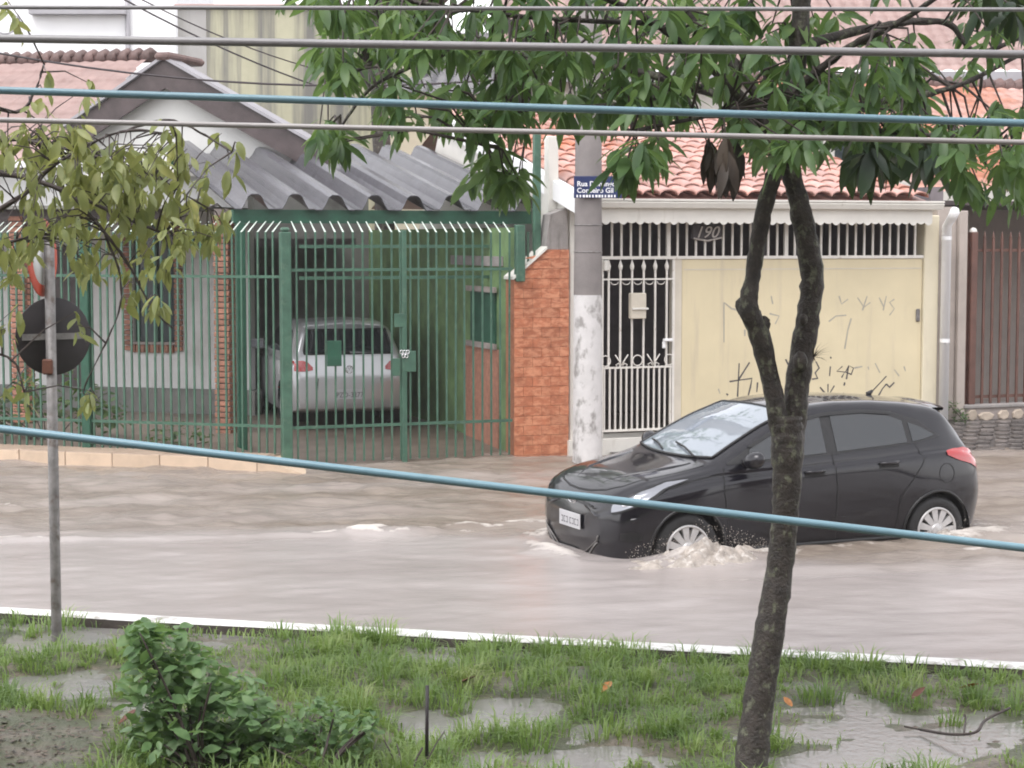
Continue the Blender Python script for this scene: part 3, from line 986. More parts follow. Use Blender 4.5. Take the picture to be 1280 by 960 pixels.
def black_hatchback():
    root = empty('hatchback_car', car_w(0, 0, -.245), CAR_ANG, 'black five-door hatchback driving through the flood water, throwing up spray', 'car')
    W = [(.80, .30), (3.30, .30)]
    c = Car(HB, W, .355)
    c.body(MT['car_black'], root)
    # windscreen and rear window
    P = []
    for t in np.linspace(0, 1, 18):
        x = 1.055 + (1.90 - 1.055) * t
        yw = .635 - .085 * t
        P.append([c.hit((x + .10 * (q * q) * (1 - .6 * t) - .03, yw * q, 2.2), (0, 0, -1), .006) for q in np.linspace(-1, 1, 18)])
    ws = MB().grid(P).build('windscreen', MT['windscreen'], root)
    edge = [P[0], P[-1], [r[0] for r in P], [r[-1] for r in P]]
    fr = MB()
    for e in edge: fr.tube([p + Vector((0, 0, .002)) for p in e], .012, 6)
    fr.build('windscreen_seal', MT['black_plastic'], root)
    wp = MB()
    for y0, y1 in ((-.45, .05), (.10, .48)):
        a, b_ = c.hit((1.06, y0, 2), (0, 0, -1), .022), c.hit((1.17, y1, 2), (0, 0, -1), .022)
        wp.tube([a, (a + b_) / 2 + Vector((0, 0, .015)), b_], .009, 6)
    wp.build('wiper', MT['black_plastic'], root)
    P = [[c.hit((5, .50 * q * (1 - .08 * t), 1.08 + .24 * t), (-1, 0, 0), .006) for q in np.linspace(-1, 1, 12)] for t in np.linspace(0, 1, 8)]
    MB().grid(P).build('rear_window', MT['glass'], root)
    for sg in (-1, 1):
        # glazing
        lo = [(1.20, .972), (1.7, .988), (2.3, 1.018), (2.9, 1.055), (3.20, 1.082), (3.40, 1.115)]
        hi = [(1.20, .985), (1.40, 1.085), (1.62, 1.195), (1.90, 1.300), (2.2, 1.352), (2.6, 1.365), (2.95, 1.340), (3.2, 1.262), (3.40, 1.125)]
        MB().grid(c.side(lo, hi, .004, 40, 8, sg)).build('window_surround', MT['black_plastic'], root)
        MB().grid(c.side([(1.40, .998), (1.7, 1.006), (2.17, 1.030)], [(1.44, 1.09), (1.64, 1.182), (1.9, 1.278), (2.17, 1.325)], .008, 20, 8, sg)).build('window', MT['glass'], root)
        MB().grid(c.side([(2.28, 1.036), (2.6, 1.055), (3.02, 1.080)], [(2.28, 1.330), (2.6, 1.338), (2.88, 1.312), (3.02, 1.262)], .008, 20, 8, sg)).build('window', MT['glass'], root)
        MB().grid(c.side([(3.08, 1.085), (3.2, 1.10), (3.33, 1.125)], [(3.08, 1.245), (3.2, 1.205), (3.33, 1.135)], .008, 10, 5, sg)).build('window', MT['glass'], root)
        # rain visor along the window tops
        MB().grid(c.side([(1.46, 1.100), (1.64, 1.185), (1.9, 1.282), (2.2, 1.330), (2.6, 1.343), (2.9, 1.318)], [(1.42, 1.108), (1.62, 1.205), (1.9, 1.308), (2.2, 1.358), (2.6, 1.371), (2.93, 1.344)], .016, 30, 3, sg)).build('rain_visor', MT['black_plastic'], root)
        # door seams
        sm = MB()
        D = (0, -sg, 0)
        Y = sg * 2
        for pts in ([(1.16, Y, .95), (1.13, Y, .78), (1.18, Y, .45), (1.25, Y, .29)], [(2.225, Y, 1.02), (2.25, Y, .75), (2.25, Y, .30)],
                    [(3.10, Y, 1.07), (3.16, Y, .93), (3.04, Y, .78), (2.90, Y, .62), (2.86, Y, .30)], [(1.25, Y, .285), (2.86, Y, .285)], [(.62, Y, .80), (.90, Y, .87), (1.15, Y, .905)]):
            sm.grid(c.line(pts, D))
        sm.build('door_seam', MT['seam'], root)
        # fuel flap ring on the quarter panel
        sm = MB(); sm.grid(c.line([(3.40 + .085 * math.cos(t), Y, .80 + .085 * math.sin(t)) for t in np.linspace(0, 6.283, 25)], D, .007, .0025, 30))
        if sg < 0: sm.build('fuel_flap', MT['seam'], root)
        # handles with recess
        for hx in (2.02, 2.78):
            zc = .868 + (hx - 2.0) * .05
            MB().grid(c.side([(hx - .10, zc - .03), (hx + .10, zc - .025)], [(hx - .10, zc + .022), (hx + .10, zc + .027)], .0035, 8, 4, sg)).build('handle_recess', MT['seam'], root)
            a, b_ = c.hit((hx - .10, Y, zc + .012), D, .012), c.hit((hx + .10, Y, zc + .02), D, .012)
            MB().tube([a, a * .66 + b_ * .34 + Vector((0, sg * .018, 0)), a * .34 + b_ * .66 + Vector((0, sg * .018, 0)), b_], [.012, .015, .015, .012], 8).build('door_handle', MT['car_black'], root)
        # mirror
        mo = MB(); Pm = []
        base = c.hit((1.36, Y, .985), D, 0)
        for i in range(13):
            th = math.pi * i / 12
            row_ = []
            for j in range(16):
                ph = 2 * math.pi * j / 16
                px_, py_, pz_ = math.cos(th), math.sin(th) * math.cos(ph), math.sin(th) * math.sin(ph)
                row_.append((base.x + .02 + .085 * px_ * (.8 if px_ > 0 else 1.1), base.y + sg * (.145 + .115 * py_), base.z + .035 + .075 * pz_ + .02 * py_))
            row_.append(row_[0])
            Pm.append(row_)
        mo.grid(Pm)
        mo.tube([base + Vector((0, -sg * .02, 0)), base + Vector((.02, sg * .06, .01))], [.035, .028], 8)
        mo.build('mirror', MT['car_black'], root)
        # headlamp swept back over the wing, tail lamp wrapping the corner
        lo = [(.185, .612), (.27, .655), (.40, .715), (.62, .815), (.82, .872)]
        hi = [(.205, .685), (.28, .735), (.40, .795), (.62, .860), (.82, .882)]
        hl = MB().grid([[c.hit((a[0] - .0 + (b_[0] - a[0]) * t, sg * 2, a[1] + (b_[1] - a[1]) * t), (.0, -sg, 0), .007) for t in np.linspace(0, 1, 7)]
                        for a, b_ in zip(np.array([[np.interp(k, np.linspace(0, 1, 5), np.array(lo)[:, d]) for d in (0, 1)] for k in np.linspace(0, 1, 26)]),
                                         np.array([[np.interp(k, np.linspace(0, 1, 5), np.array(hi)[:, d]) for d in (0, 1)] for k in np.linspace(0, 1, 26)]))]).build('headlight', MT['lens'], root)
        for lx, lz, lr in ((.27, .695, .032), (.36, .735, .028)):
            q = c.hit((lx, sg * 2, lz), D, .010)
            nrm = (q - c.hit((lx, sg * 2, lz), D, .0)).normalized()
            Mx = Matrix.Translation(q) @ nrm.to_track_quat('Z', 'Y').to_matrix().to_4x4()
            MB().lathe([(lr, -.004), (lr, .004), (lr * .8, .006), (lr * .5, -.002), (.001, -.003)], 16, Mx).build('lamp_bulb', MT['chrome'], hl)
        hs_ = MB(); hs_.grid(c.line([(p[0], sg * 2, p[1] - .004) for p in lo], D, .014, .009)); hs_.grid(c.line([(p[0], sg * 2, p[1]) for p in hi], D, .007, .009))
        hs_.build('headlight_edge', MT['seam'], root)
        tlm = MB().grid(c.side([(3.42, .955), (3.55, .905), (3.70, .865), (3.80, .815)], [(3.42, .985), (3.52, 1.000), (3.66, 1.005), (3.775, .975)], .010, 20, 8, sg)).build('tail_light', MT['tail'], root)
        # wheel arch lips, liners and wheels
        for wx, wz in W:
            lip = MB()
            arc = [c.hit((wx + .352 * math.cos(t), sg * 2, wz + .352 * math.sin(t)), D, .001) for t in np.linspace(-.35, math.pi + .35, 34)]
            lip.tube(arc, .013, 6)
            lip.build('wheel_arch_lip', MT['black_plastic'], root)
            Pl = []
            for t in np.linspace(-.6, math.pi + .6, 26):
                Pl.append([(wx + .354 * math.cos(t), sg * y, wz + .354 * math.sin(t)) for y in (.815, .70, .50)] + [(wx, sg * .50, wz)])
            MB().grid(Pl).build('wheel_well', MT['seam'], root)
            make_wheel(.298, .205, MT['alloy'], 11, root, wx, sg * .815, wz, sg)
        # fog lamp nook
        MB().grid(c.side([(.22, .40), (.30, .39), (.38, .40)], [(.22, .46), (.30, .475), (.38, .45)], .004, 10, 5, sg)).build('fog_lamp_nook', MT['seam'], root)
    # grilles: cast onto the nose from the front
    def nose(z0, z1, w0, w1, name, m_, off=.006, nz=8):
        P_ = [[c.hit((-1, (w0 + (w1 - w0) * t) * q, z0 + (z1 - z0) * t), (1, 0, 0), off) for q in np.linspace(-1, 1, 22)] for t in np.linspace(0, 1, nz)]
        return MB().grid(P_).build(name, m_, root)
    nose(.575, .635, .30, .44, 'upper_grille', MT['black_plastic'])
    nose(.345, .425, .52, .42, 'lower_grille', MT['seam'])
    sl = MB()
    for k in range(4):
        z = .352 + k * .022
        sl.tube([c.hit((-1, .48 * q, z), (1, 0, 0), .010) for q in np.linspace(-1, 1, 14)], .006, 6)
    o_ = sl.build('grille_slats', MT['galv'], root); o_['kind'] = 'stuff'
    MB().tube([c.hit((-1, .46 * q, .325), (1, 0, 0), .012) for q in np.linspace(-1, 1, 16)], .011, 6).build('chrome_lip', MT['chrome'], root)
    for sg in (-1, 1):
        MB().tube([c.hit((-1, sg * .24, .575), (1, 0, 0), -.006), c.hit((-1, sg * .45, .572), (1, 0, 0), -.006), c.hit((.30, sg * 2, .565), (0, -sg, 0), -.008), c.hit((.44, sg * 2, .60), (0, -sg, 0), -.012)], [.010, .022, .022, .010], 8).build('bumper_crease', MT['car_black'], root)
        # oval slanted-H emblem
    e = empty('emblem', c.hit((-1, 0, .617), (1, 0, 0), .014)); e.parent = root
    e.rotation_euler = (0, R(-18), 0)
    ov = MB(); ov.tube([(0, .072 * math.cos(t), .037 * math.sin(t)) for t in np.linspace(0, 6.283, 29)], .0065, 6, False)
    for yy in (-.024, .024): ov.tube([(0, yy - .010, -.028), (0, yy + .010, .028)], .0065, 6)
    ov.tube([(0, -.026, -.004), (0, .026, .004)], .0055, 6)
    ov.build('emblem_ring', MT['chrome'], e)
    pl = plate(root, None, .108, .485, .40, .13, -1, lean=0)
    for k in range(7):                                     # worn characters, not readable in the photograph
        xx = -.155 + k * .046 + (.022 if k > 2 else 0)
        mk = MB().box(xx, xx + .030, -.0052, -.0042, -.035, -.027).box(xx, xx + .030, -.0052, -.0042, .010, .018).box(xx + (.0 if k % 2 else .024), xx + (.006 if k % 2 else .030), -.0054, -.0044, -.036, .019)
        mk.build('plate_character', MT['plate_ink'], pl)
    # bonnet seam and pressing lines
    bs = MB()
    for sg in (-1, 1):
        bs.grid(c.line([(.24, sg * .40, 2), (.33, sg * .54, 2), (.53, sg * .615, 2), (.80, sg * .655, 2), (1.02, sg * .68, 2)], (0, 0, -1), .010, .003))
    bs.grid(c.line([(.245, -.40, 2), (.205, -.2, 2), (.195, 0, 2), (.205, .2, 2), (.245, .40, 2)], (0, 0, -1), .012, .003))
    bs.build('bonnet_seam', MT['seam'], root)
    for sg in (-1, 1):
        br = MB()
        br.tube([c.hit((x, sg * y, 2), (0, 0, -1), -.010) for x, y in ((.30, .24), (.46, .34), (.7, .44), (.98, .52))], [.012, .022, .024, .016], 8)
        br.build('bonnet_crease', MT['car_black'], root)
    # cowl, roof spoiler, antenna, rear bumper reflector, mud flaps
    P = [[c.hit((1.02 + .05 * t + .09 * q * q, .62 * q, 2), (0, 0, -1), .005) for q in np.linspace(-1, 1, 16)] for t in (0, .5, 1)]
    MB().grid(P).build('cowl', MT['black_plastic'], root)
    a = c.hit((3.12, 0, 2), (0, 0, -1), 0)
    an = MB(); an.tube([a, a + Vector((.05, 0, .035))], [.028, .012], 8); an.tube([a + Vector((.05, 0, .03)), a + Vector((.20, 0, .16))], .005, 6)
    an.build('antenna', MT['black_plastic'], root)
    P = []
    for q in np.linspace(-1, 1, 14):
        h0 = c.hit((3.42, .50 * q, 2), (0, 0, -1), -.01)
        P.append([h0, h0 + Vector((.10, 0, .012 - .01 * q * q)), h0 + Vector((.20 - .03 * q * q, 0, -.004)), h0 + Vector((.195 - .03 * q * q, 0, -.026)), h0 + Vector((.10, 0, -.03))])
    MB().grid(P).build('roof_spoiler', MT['car_black'], root)
    # sill trim
    for sg in (-1, 1):
        MB().tube([c.hit((x, sg * 2, .262), (0, -sg, 0), -.004) for x in np.linspace(1.18, 2.92, 12)], .022, 8).build('sill_trim', MT['black_plastic'], root)
    plate(root, None, 3.955, .62, .40, .13, 1)
    return c


black_hatchback()

SV = [
    [.00, .640, .625, .36, .600, .46, .545, .52, .45, .54, .31, .48, .25],
    [.06, .730, .710, .48, .670, .60, .590, .66, .46, .67, .28, .62, .22],
    [.26, .815, .800, .58, .760, .70, .670, .76, .52, .775, .25, .74, .20],
    [.80, .930, .910, .65, .880, .755, .780, .815, .58, .820, .25, .79, .20],
    [1.05, .985, .965, .66, .915, .76, .800, .815, .58, .820, .25, .79, .20],
    [1.30, 1.130, 1.090, .66, .925, .765, .810, .812, .58, .815, .25, .79, .20],
    [1.75, 1.370, 1.310, .61, .935, .768, .825, .812, .58, .815, .25, .79, .20],
    [2.10, 1.440, 1.390, .59, .945, .768, .835, .812, .58, .815, .25, .79, .20],
    [2.80, 1.455, 1.405, .585, .960, .766, .845, .812, .60, .818, .25, .79, .20],
    [3.30, 1.430, 1.378, .575, .970, .758, .850, .808, .62, .825, .26, .79, .20],
    [3.55, 1.395, 1.340, .57, .975, .745, .850, .798, .62, .815, .28, .78, .22],
    [3.66, 1.330, 1.275, .575, .970, .735, .848, .785, .62, .800, .29, .77, .23],
    [3.76, 1.130, 1.090, .62, .955, .715, .842, .765, .61, .785, .30, .75, .25],
    [3.82, .985, .965, .65, .920, .700, .835, .745, .60, .765, .31, .73, .26],
    [3.86, .900, .885, .64, .860, .680, .800, .715, .58, .735, .32, .70, .27],
    [3.90, .700, .690, .60, .670, .640, .640, .660, .55, .680, .36, .66, .30]]


def silver_car():
    cu, cv = FS.inv(at(437, 480, 24.1))
    ang = R(20 - 5)
    D_ = Vector((math.cos(ang + R(90)), math.sin(ang + R(90)), 0))     # heading, away from the gate
    p = FS.w(cu, cv) + D_ * 3.9
    # local x runs from nose to tail
    root = empty('parked_car', (p.x, p.y, .10), ang - R(90), 'silver hatchback parked nose-in under the carport behind the green gate', 'car')
    W = [(.80, .29), (3.26, .29)]
    c = Car(SV, W, .345, .04)
    c.body(MT['car_silver'], root)
    P = [[c.hit((6, .60 * q * (1 - .12 * t) * (1 if t > 0 else .97), 1.005 + .315 * t), (-1, 0, 0), .006) for q in np.linspace(-1, 1, 14)] for t in np.linspace(0, 1, 8)]
    MB().grid(P).build('rear_window', MT['glass'], root)
    sl = MB()
    for e in (P[0], P[-1], [r[0] for r in P], [r[-1] for r in P]): sl.tube(e, .010, 6)
    sl.build('window_seal', MT['black_plastic'], root)
    a, b_ = c.hit((6, .02, 1.02), (-1, 0, 0), .02), c.hit((6, -.33, 1.06), (-1, 0, 0), .02)
    MB().tube([a, b_], .008, 6).build('rear_wiper', MT['black_plastic'], root)
    for sg in (-1, 1):
        MB().grid([[c.hit((6, sg * y, z0 + (z1 - z0) * t), (-1, 0, 0), .010) for t in np.linspace(0, 1, 8)] for y, z0, z1 in ((.48, .80, .84), (.54, .79, .90), (.60, .785, .925), (.66, .785, .925), (.72, .79, .92))]).build('tail_light', MT['tail'], root)
        MB().grid(c.side([(3.62, .80), (3.78, .79)], [(3.68, .915), (3.78, .915)], .008, 6, 5, sg)).build('tail_light', MT['tail'], root)
        MB().grid(c.side([(1.3, .97), (2.2, .985), (3.2, 1.01), (3.45, 1.03)], [(1.35, 1.05), (1.75, 1.26), (2.2, 1.335), (2.9, 1.335), (3.3, 1.27), (3.45, 1.06)], .006, 30, 7, sg)).build('side_window', MT['glass'], root)
        for wx, wz in W:
            MB().grid([[(wx + .344 * math.cos(t), sg * y, wz + .344 * math.sin(t)) for y in (.80, .68, .48)] + [(wx, sg * .48, wz)] for t in np.linspace(-.6, math.pi + .6, 22)]).build('wheel_well', MT['seam'], root)
            make_wheel(.288, .195, MT['alloy'], 9, root, wx, sg * .80, wz, sg)
        base = c.hit((1.40, sg * 2, .97), (0, -sg, 0), 0)
        m_ = MB()
        m_.bbox(base.x - .05, base.x + .06, base.y + sg * .15 - .11, base.y + sg * .15 + .11, base.z - .01, base.z + .13, .03)
        m_.tube([base, base + Vector((0, sg * .08, .03))], .03, 6)
        m_.build('mirror', MT['car_silver'], root)
        g_ = MB().bbox(base.x + .055, base.x + .066, base.y + sg * .15 - .09, base.y + sg * .15 + .09, base.z + .01, base.z + .11, .004).build('mirror_glass', MT['lens'], root)
        MB().grid([[c.hit((6, sg * y, z), (-1, 0, 0), .008) for z in (.40, .44)] for y in (.40, .5, .6)]).build('reflector', MT['tail'], root)
    sm = MB()
    sm.grid(c.line([(6, -.60, .70), (6, -.55, .655), (6, 0, .645), (6, .55, .655), (6, .60, .70)], (-1, 0, 0), .012, .004))
    sm.grid(c.line([(6, -.52, .43), (6, -.36, .545), (6, .36, .545), (6, .52, .43)], (-1, 0, 0), .014, .004))
    sm.build('bumper_seam', MT['seam'], root)
    MB().grid([[c.hit((6, y, z), (-1, 0, 0), .006) for z in np.linspace(.30, .405, 4)] for y in np.linspace(-.62, .62, 14)]).build('bumper_valance', MT['black_plastic'], root)
    h0 = c.hit((6, 0, .665), (-1, 0, 0), .012)
    MB().bbox(h0.x - .01, h0.x + .012, -.11, .11, h0.z - .012, h0.z + .012, .005).build('boot_handle', MT['black_plastic'], root)
    e = empty('emblem', c.hit((6, 0, .80), (-1, 0, 0), .012)); e.parent = root
    em = MB(); em.tube([(0, .05 * math.cos(t), .05 * math.sin(t)) for t in np.linspace(0, 6.283, 25)], .006, 6, False)
    em.tube([(0, -.028, .04), (0, 0, .004), (0, .028, .04)], .005, 6); em.tube([(0, -.042, .02), (0, -.020, -.038), (0, 0, -.004), (0, .020, -.038), (0, .042, .02)], .005, 6)
    em.build('emblem_ring', MT['chrome'], e)
    h0 = c.hit((6, 0, .475), (-1, 0, 0), .012)
    plate(root, 'PZD-3277', h0.x, .475, .40, .13, 1)


silver_car()

# ================================================================== HOUSES
def tile_sheet(u0, u1, v0, z0, v1, z1, pitch=.23, course=.36, amp=.035, nseg=6):
    """a roof slope of overlapping barrel tiles as one stepped wavy surface (local u, v, z)"""
    L = math.hypot(v1 - v0, z1 - z0)
    dv, dz = (v1 - v0) / L, (z1 - z0) / L
    nu = int((u1 - u0) / pitch * nseg) + 1
    us = np.linspace(u0, u1, nu)
    wave = amp * np.abs(np.sin(np.pi * (us - u0) / pitch)) ** .8
    P = []
    t = 0.0
    while t < L - 1e-3:
        for tt, lift in ((t, .035), (min(L, t + course), .0)):
            P.append([(u, v0 + dv * tt - dz * (w + lift), z0 + dz * tt + dv * (w + lift)) for u, w in zip(us, wave)])
        t += course
    return P


# ------------------------------------------------------------------ house behind the green railing (corner lot)
hA = empty('gable_house', FL.w(0, 0), FL.a, 'white gable-fronted house with dark brown bargeboards behind the green railing', 'house')
VW = 4.6                                               # its front wall
u_l, u_r = FL.u(-120, VW, 300), FL.u(312, VW, 450)
zb = FL.z(240, 486, VW)
wz0, wz1 = FL.z(190, 430, VW), FL.z(190, 268, VW)      # window glass
wu0, wu1 = FL.u(166, VW, 360), FL.u(219, VW, 360)
wl = MB()
wl.box(u_l, wu0, VW, VW + .2, zb, 3.6).box(wu1, u_r, VW, VW + .2, zb, 3.6).box(wu0, wu1, VW, VW + .2, zb, wz0).box(wu0, wu1, VW, VW + .2, wz1, 3.6)
wl.build('wall', MT['white_wall'], hA)
MB().box(u_l, u_r + .1, VW - .06, VW + .2, -.18, zb - .004).build('plinth', MT['garage_wall'], hA)
win = MB().box(wu0, wu1, VW + .10, VW + .13, wz0, wz1).build('window', MT['window_dark'], hA)
fb = MB().box(wu0 + .01, wu0 + .05, VW + .06, VW + .099, wz0, wz1).box(wu1 - .05, wu1 - .01, VW + .06, VW + .099, wz0, wz1).box((wu0 + wu1) / 2 - .02, (wu0 + wu1) / 2 + .02, VW + .06, VW + .099, wz0, wz1)
fb.box(wu0 + .05, (wu0 + wu1) / 2 - .02, VW + .062, VW + .099, wz1 - .3, wz1 - .26)
fb.build('window_frame', MT['green_dark'], win)
MB().box(wu0, wu1, VW - .04, VW + .1, wz0 - .003, wz0 + .03).build('window_sill', MT['mortar'], win)
bme = MB().bbox(-.105, .105, -.06, .03, -.031, .031, .006).mesh('brick', MT['brick'])
bmv = MB().bbox(-.055, .055, -.06, .03, -.031, .031, .006).mesh('brick', MT['brick'])
z = wz0 - .06
while z < wz1:                                         # brick surround of the window
    for uu in (wu0 - .062, wu1 + .062):
        inst('brick', bmv, hA, (uu, VW - .002, z), (0, 0, 0))
    z += .075
u = wu0 + .02
while u < wu1:
    inst('brick', bmv, hA, (u, VW - .004, wz0 - .065), (0, R(90), 0)); u += .075
# second wall bay with a door further left
du0, du1 = FL.u(70, VW, 400), FL.u(104, VW, 400)
MB().box(du0, du1, VW - .05, VW - .01, zb, 2.5).build('door', MT['brown_wood'], hA)
# brick pillars of the porch
for px in (282, 28):
    pu = FL.u(px, 2.4, 430)
    pil = MB().box(pu - .10, pu + .10, 2.32, 2.52, -.1, 3.0).build('pillar', MT['mortar'], hA)
    z, k = .0, 0
    while z < 2.9:
        inst('brick', bme, pil, (pu + (.004 if k % 2 else -.004), 2.34, z + .035), (0, 0, 0))
        inst('brick', bmv, pil, (pu + .085, 2.42, z + .035), (0, 0, R(90)))
        z += .075; k += 1
MB().box(u_l, u_r, 2.30, 2.50, 2.80, 3.0).build('porch_beam', MT['brown_wood'], hA)
MB().box(u_l, u_r, 2.05, VW, 3.004, 3.05).build('porch_ceiling', MT['garage_wall'], hA)
# gable: white triangle, dark wide bargeboards, small roof behind it
VG = 4.3
A_ = FL.uv(207, 74, VG); Lf = FL.uv(88, 158, VG); Rt = FL.uv(412, 192, VG)
sl_l = (A_[1] - Lf[1]) / (A_[0] - Lf[0]); sl_r = (A_[1] - Rt[1]) / (Rt[0] - A_[0])
gb = MB().prism([(Lf[0] + .1, 3.61), (Rt[0] - .25, 3.61), (Rt[0] - .2, Rt[1] - .2), (A_[0], A_[1] - .25), (Lf[0] + .1, Lf[1] - .2)], VG + .18, VG + .40)
gb.build('gable_wall', MT['gable_white'], hA)
W_ = .36
for P0, P1 in ((Lf, A_), (Rt, A_)):
    MB().prism([P0, (P1[0], P1[1]), (P1[0], P1[1] - W_ * 1.12), (P0[0], P0[1] - W_)], VG - .04, VG + .02).build('bargeboard', MT['brown_wood'], hA)
    du = .03 if P0 is Lf else -.03
    MB().prism([(P0[0] - du * 3, P0[1] + .02), (P1[0], P1[1] + .05), (P1[0], P1[1] + .002), (P0[0] - du * 3, P0[1] - .03)], VG - .10, VG + (.6 if P0 is Lf else .28)).build('roof_edge', MT['grey_band'], hA)
MB().bbox(A_[0] - .12, A_[0] + .14, VG - .14, VG + 1.0, A_[1] - .02, A_[1] + .09, .04).build('ridge_cap', MT['ridge'], hA)
MB().box(Lf[0] + .2, Rt[0] - .3, VG + .05, VG + .178, 3.50, 3.62).build('gutter', MT['white_metal'], hA)
# main roof behind, ridge running left
VR = 7.4
zr0, zr1 = FL.z(100, 76, VR), FL.z(0, 205, 4.2)
ur1 = FL.u(186, VR, 75); ur0 = FL.u(-260, VR, 75)
rf = MB().grid(tile_sheet(ur0, ur1, 4.2, zr1, VR, zr0, .21, .40, .022), True).build('roof', MT['roof_rose'], hA)
cap = MB().tube([(-.13, 0, -.02), (.12, 0, .03), (.125, 0, .02)], [.075, .125, .10], 10).mesh('ridge_cap', MT['ridge'])
u = ur0
while u < ur1:
    inst('ridge_cap', cap, rf, (u, VR, zr0 + .03), (0, 0, rng.uniform(-.05, .05))); u += .20
MB().box(ur0, ur1, 5.0, VR + 3, 3.2, zr1 - .02).build('rear_wall', MT['white_wall'], hA)

# ------------------------------------------------------------------ carport beside it: cement sheet roof on green steel
cp = empty('carport', FS.w(0, 0), FS.a, 'grey corrugated cement-sheet carport roof on a dark green steel beam', 'carport')
VE, VB = 1.0, 5.4
ue0, ue1 = FS.u(291, VE, 265), FS.u(664, VE, 265)
ze = FS.z(480, 266, VE)
zk = FS.z(420, 200, VB)
wav = (ue1 - ue0) / 7.7
for k in range(8):
    u0 = ue0 + k * wav
    n_ = 13
    P = []
    dzv = (zk - ze) / (VB - VE)
    lift = rng.uniform(0, .012)
    for v in (VE - .12, VE + 1.6, VE + 3.2, VB):
        r_ = []
        for i in range(n_):
            f = i / (n_ - 1)
            # flat pan, steep trapezoid rib
            h = .02 + .175 * max(0, min(1, (abs(f - .5) * -2 + .62) / .34)) if True else 0
            r_.append((u0 + f * wav * .985, v, ze + .035 + h + dzv * (v - VE) + lift))
        P.append(r_)
    top = MB().grid(P, False)
    top.grid([[(a, b_, c_ - .012) for a, b_, c_ in reversed(r)] for r in P], False)
    top.grid([[(a, b_ + .0, c_ - .012) for a, b_, c_ in P[0]], P[0]], False)
    top.build('roof_sheet', MT['cement_sheet'], cp)
MB().box(ue0, ue1, VE - .02, VE + .10, ze - .13, ze + .03).build('front_beam', MT['green_dark'], cp)
MB().box(ue0, ue1, VB - .05, VB + .05, zk - .12, zk + .01).build('rear_beam', MT['green_dark'], cp)
for px in (302,):
    pu = FS.u(px, VE, 420)
    MB().bbox(pu - .055, pu + .055, VE - .03, VE + .08, -.1, ze - .132, .008).build('post', MT['green_dark'], cp)
# thin rails under the roof
for py in (308, 347):
    zz = FS.z(470, py, VE + .05)
    MB().box(FS.u(375, VE, py), FS.u(640, VE, py), VE + .02, VE + .06, zz - .02, zz + .02).build('rail', MT['green'], cp)
# garage enclosure
gw = empty('garage_walls', FS.w(0, 0), FS.a, 'dim grey garage walls and muddy floor behind the silver car', 'garage')
URW = FS.u(640, .2, 450)
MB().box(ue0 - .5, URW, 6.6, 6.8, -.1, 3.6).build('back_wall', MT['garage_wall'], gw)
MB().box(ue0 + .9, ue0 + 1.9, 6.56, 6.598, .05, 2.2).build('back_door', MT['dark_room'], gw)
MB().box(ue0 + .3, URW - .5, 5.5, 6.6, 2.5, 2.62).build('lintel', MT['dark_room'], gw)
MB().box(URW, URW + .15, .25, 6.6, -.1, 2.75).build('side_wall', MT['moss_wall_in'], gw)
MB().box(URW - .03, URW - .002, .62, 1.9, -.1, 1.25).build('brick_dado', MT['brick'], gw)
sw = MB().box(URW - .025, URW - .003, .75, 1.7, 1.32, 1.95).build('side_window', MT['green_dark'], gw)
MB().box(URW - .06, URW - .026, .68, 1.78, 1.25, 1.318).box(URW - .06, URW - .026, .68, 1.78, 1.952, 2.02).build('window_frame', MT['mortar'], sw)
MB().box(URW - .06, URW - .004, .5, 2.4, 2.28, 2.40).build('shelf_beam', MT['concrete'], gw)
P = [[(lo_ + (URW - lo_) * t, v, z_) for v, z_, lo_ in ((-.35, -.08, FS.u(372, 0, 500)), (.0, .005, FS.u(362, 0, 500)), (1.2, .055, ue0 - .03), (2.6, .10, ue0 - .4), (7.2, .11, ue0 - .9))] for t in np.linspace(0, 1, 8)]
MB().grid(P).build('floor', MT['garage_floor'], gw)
# yard behind the left railing
_yb = [FL.inv(FS.w(ul_, v_)) for ul_, v_ in ((ue0 + .10, .30), (ue0 - .02, 1.2), (ue0 - .02, 5.5))]
yd = MB().grid([[(-9.5 + (q[0] + 9.5) * t, q[1] if t > 0 else v_, z_) for q, v_, z_ in zip(_yb, (.13, 1.2, 4.6), (.13, .14, .15))] for t in np.linspace(0, 1, 6)]).build('yard', MT['garage_floor'])
yd.location = FL.w(0, 0); yd.rotation_euler = (0, 0, FL.a)
tag(yd, 'wet paved yard behind the green railing', None, kind='structure')

# ------------------------------------------------------------------ green railings and gate
def bar_mesh(h, w, tip_v, tip_h, name='bar'):
    m_ = MB()
    a = w / 2
    m_.box(-a, a, -a, a, 0, h)
    return m_.mesh(name, MT['green'])


def tip_mesh(w, tip_v, tip_h):
    m_ = MB(); a = w / 2
    lo = [(-a, -a, 0), (a, -a, 0), (a, a, 0), (-a, a, 0)]
    hi = [(-a * .5, tip_v - a * .5, tip_h), (a * .5, tip_v - a * .5, tip_h), (a * .5, tip_v + a * .5, tip_h), (-a * .5, tip_v + a * .5, tip_h)]
    m_.add(lo + hi, [(0, 1, 5, 4), (1, 2, 6, 5), (2, 3, 7, 6), (3, 0, 4, 7), (4, 5, 6, 7)])
    return m_.mesh('bar_tip', MT['tip'])


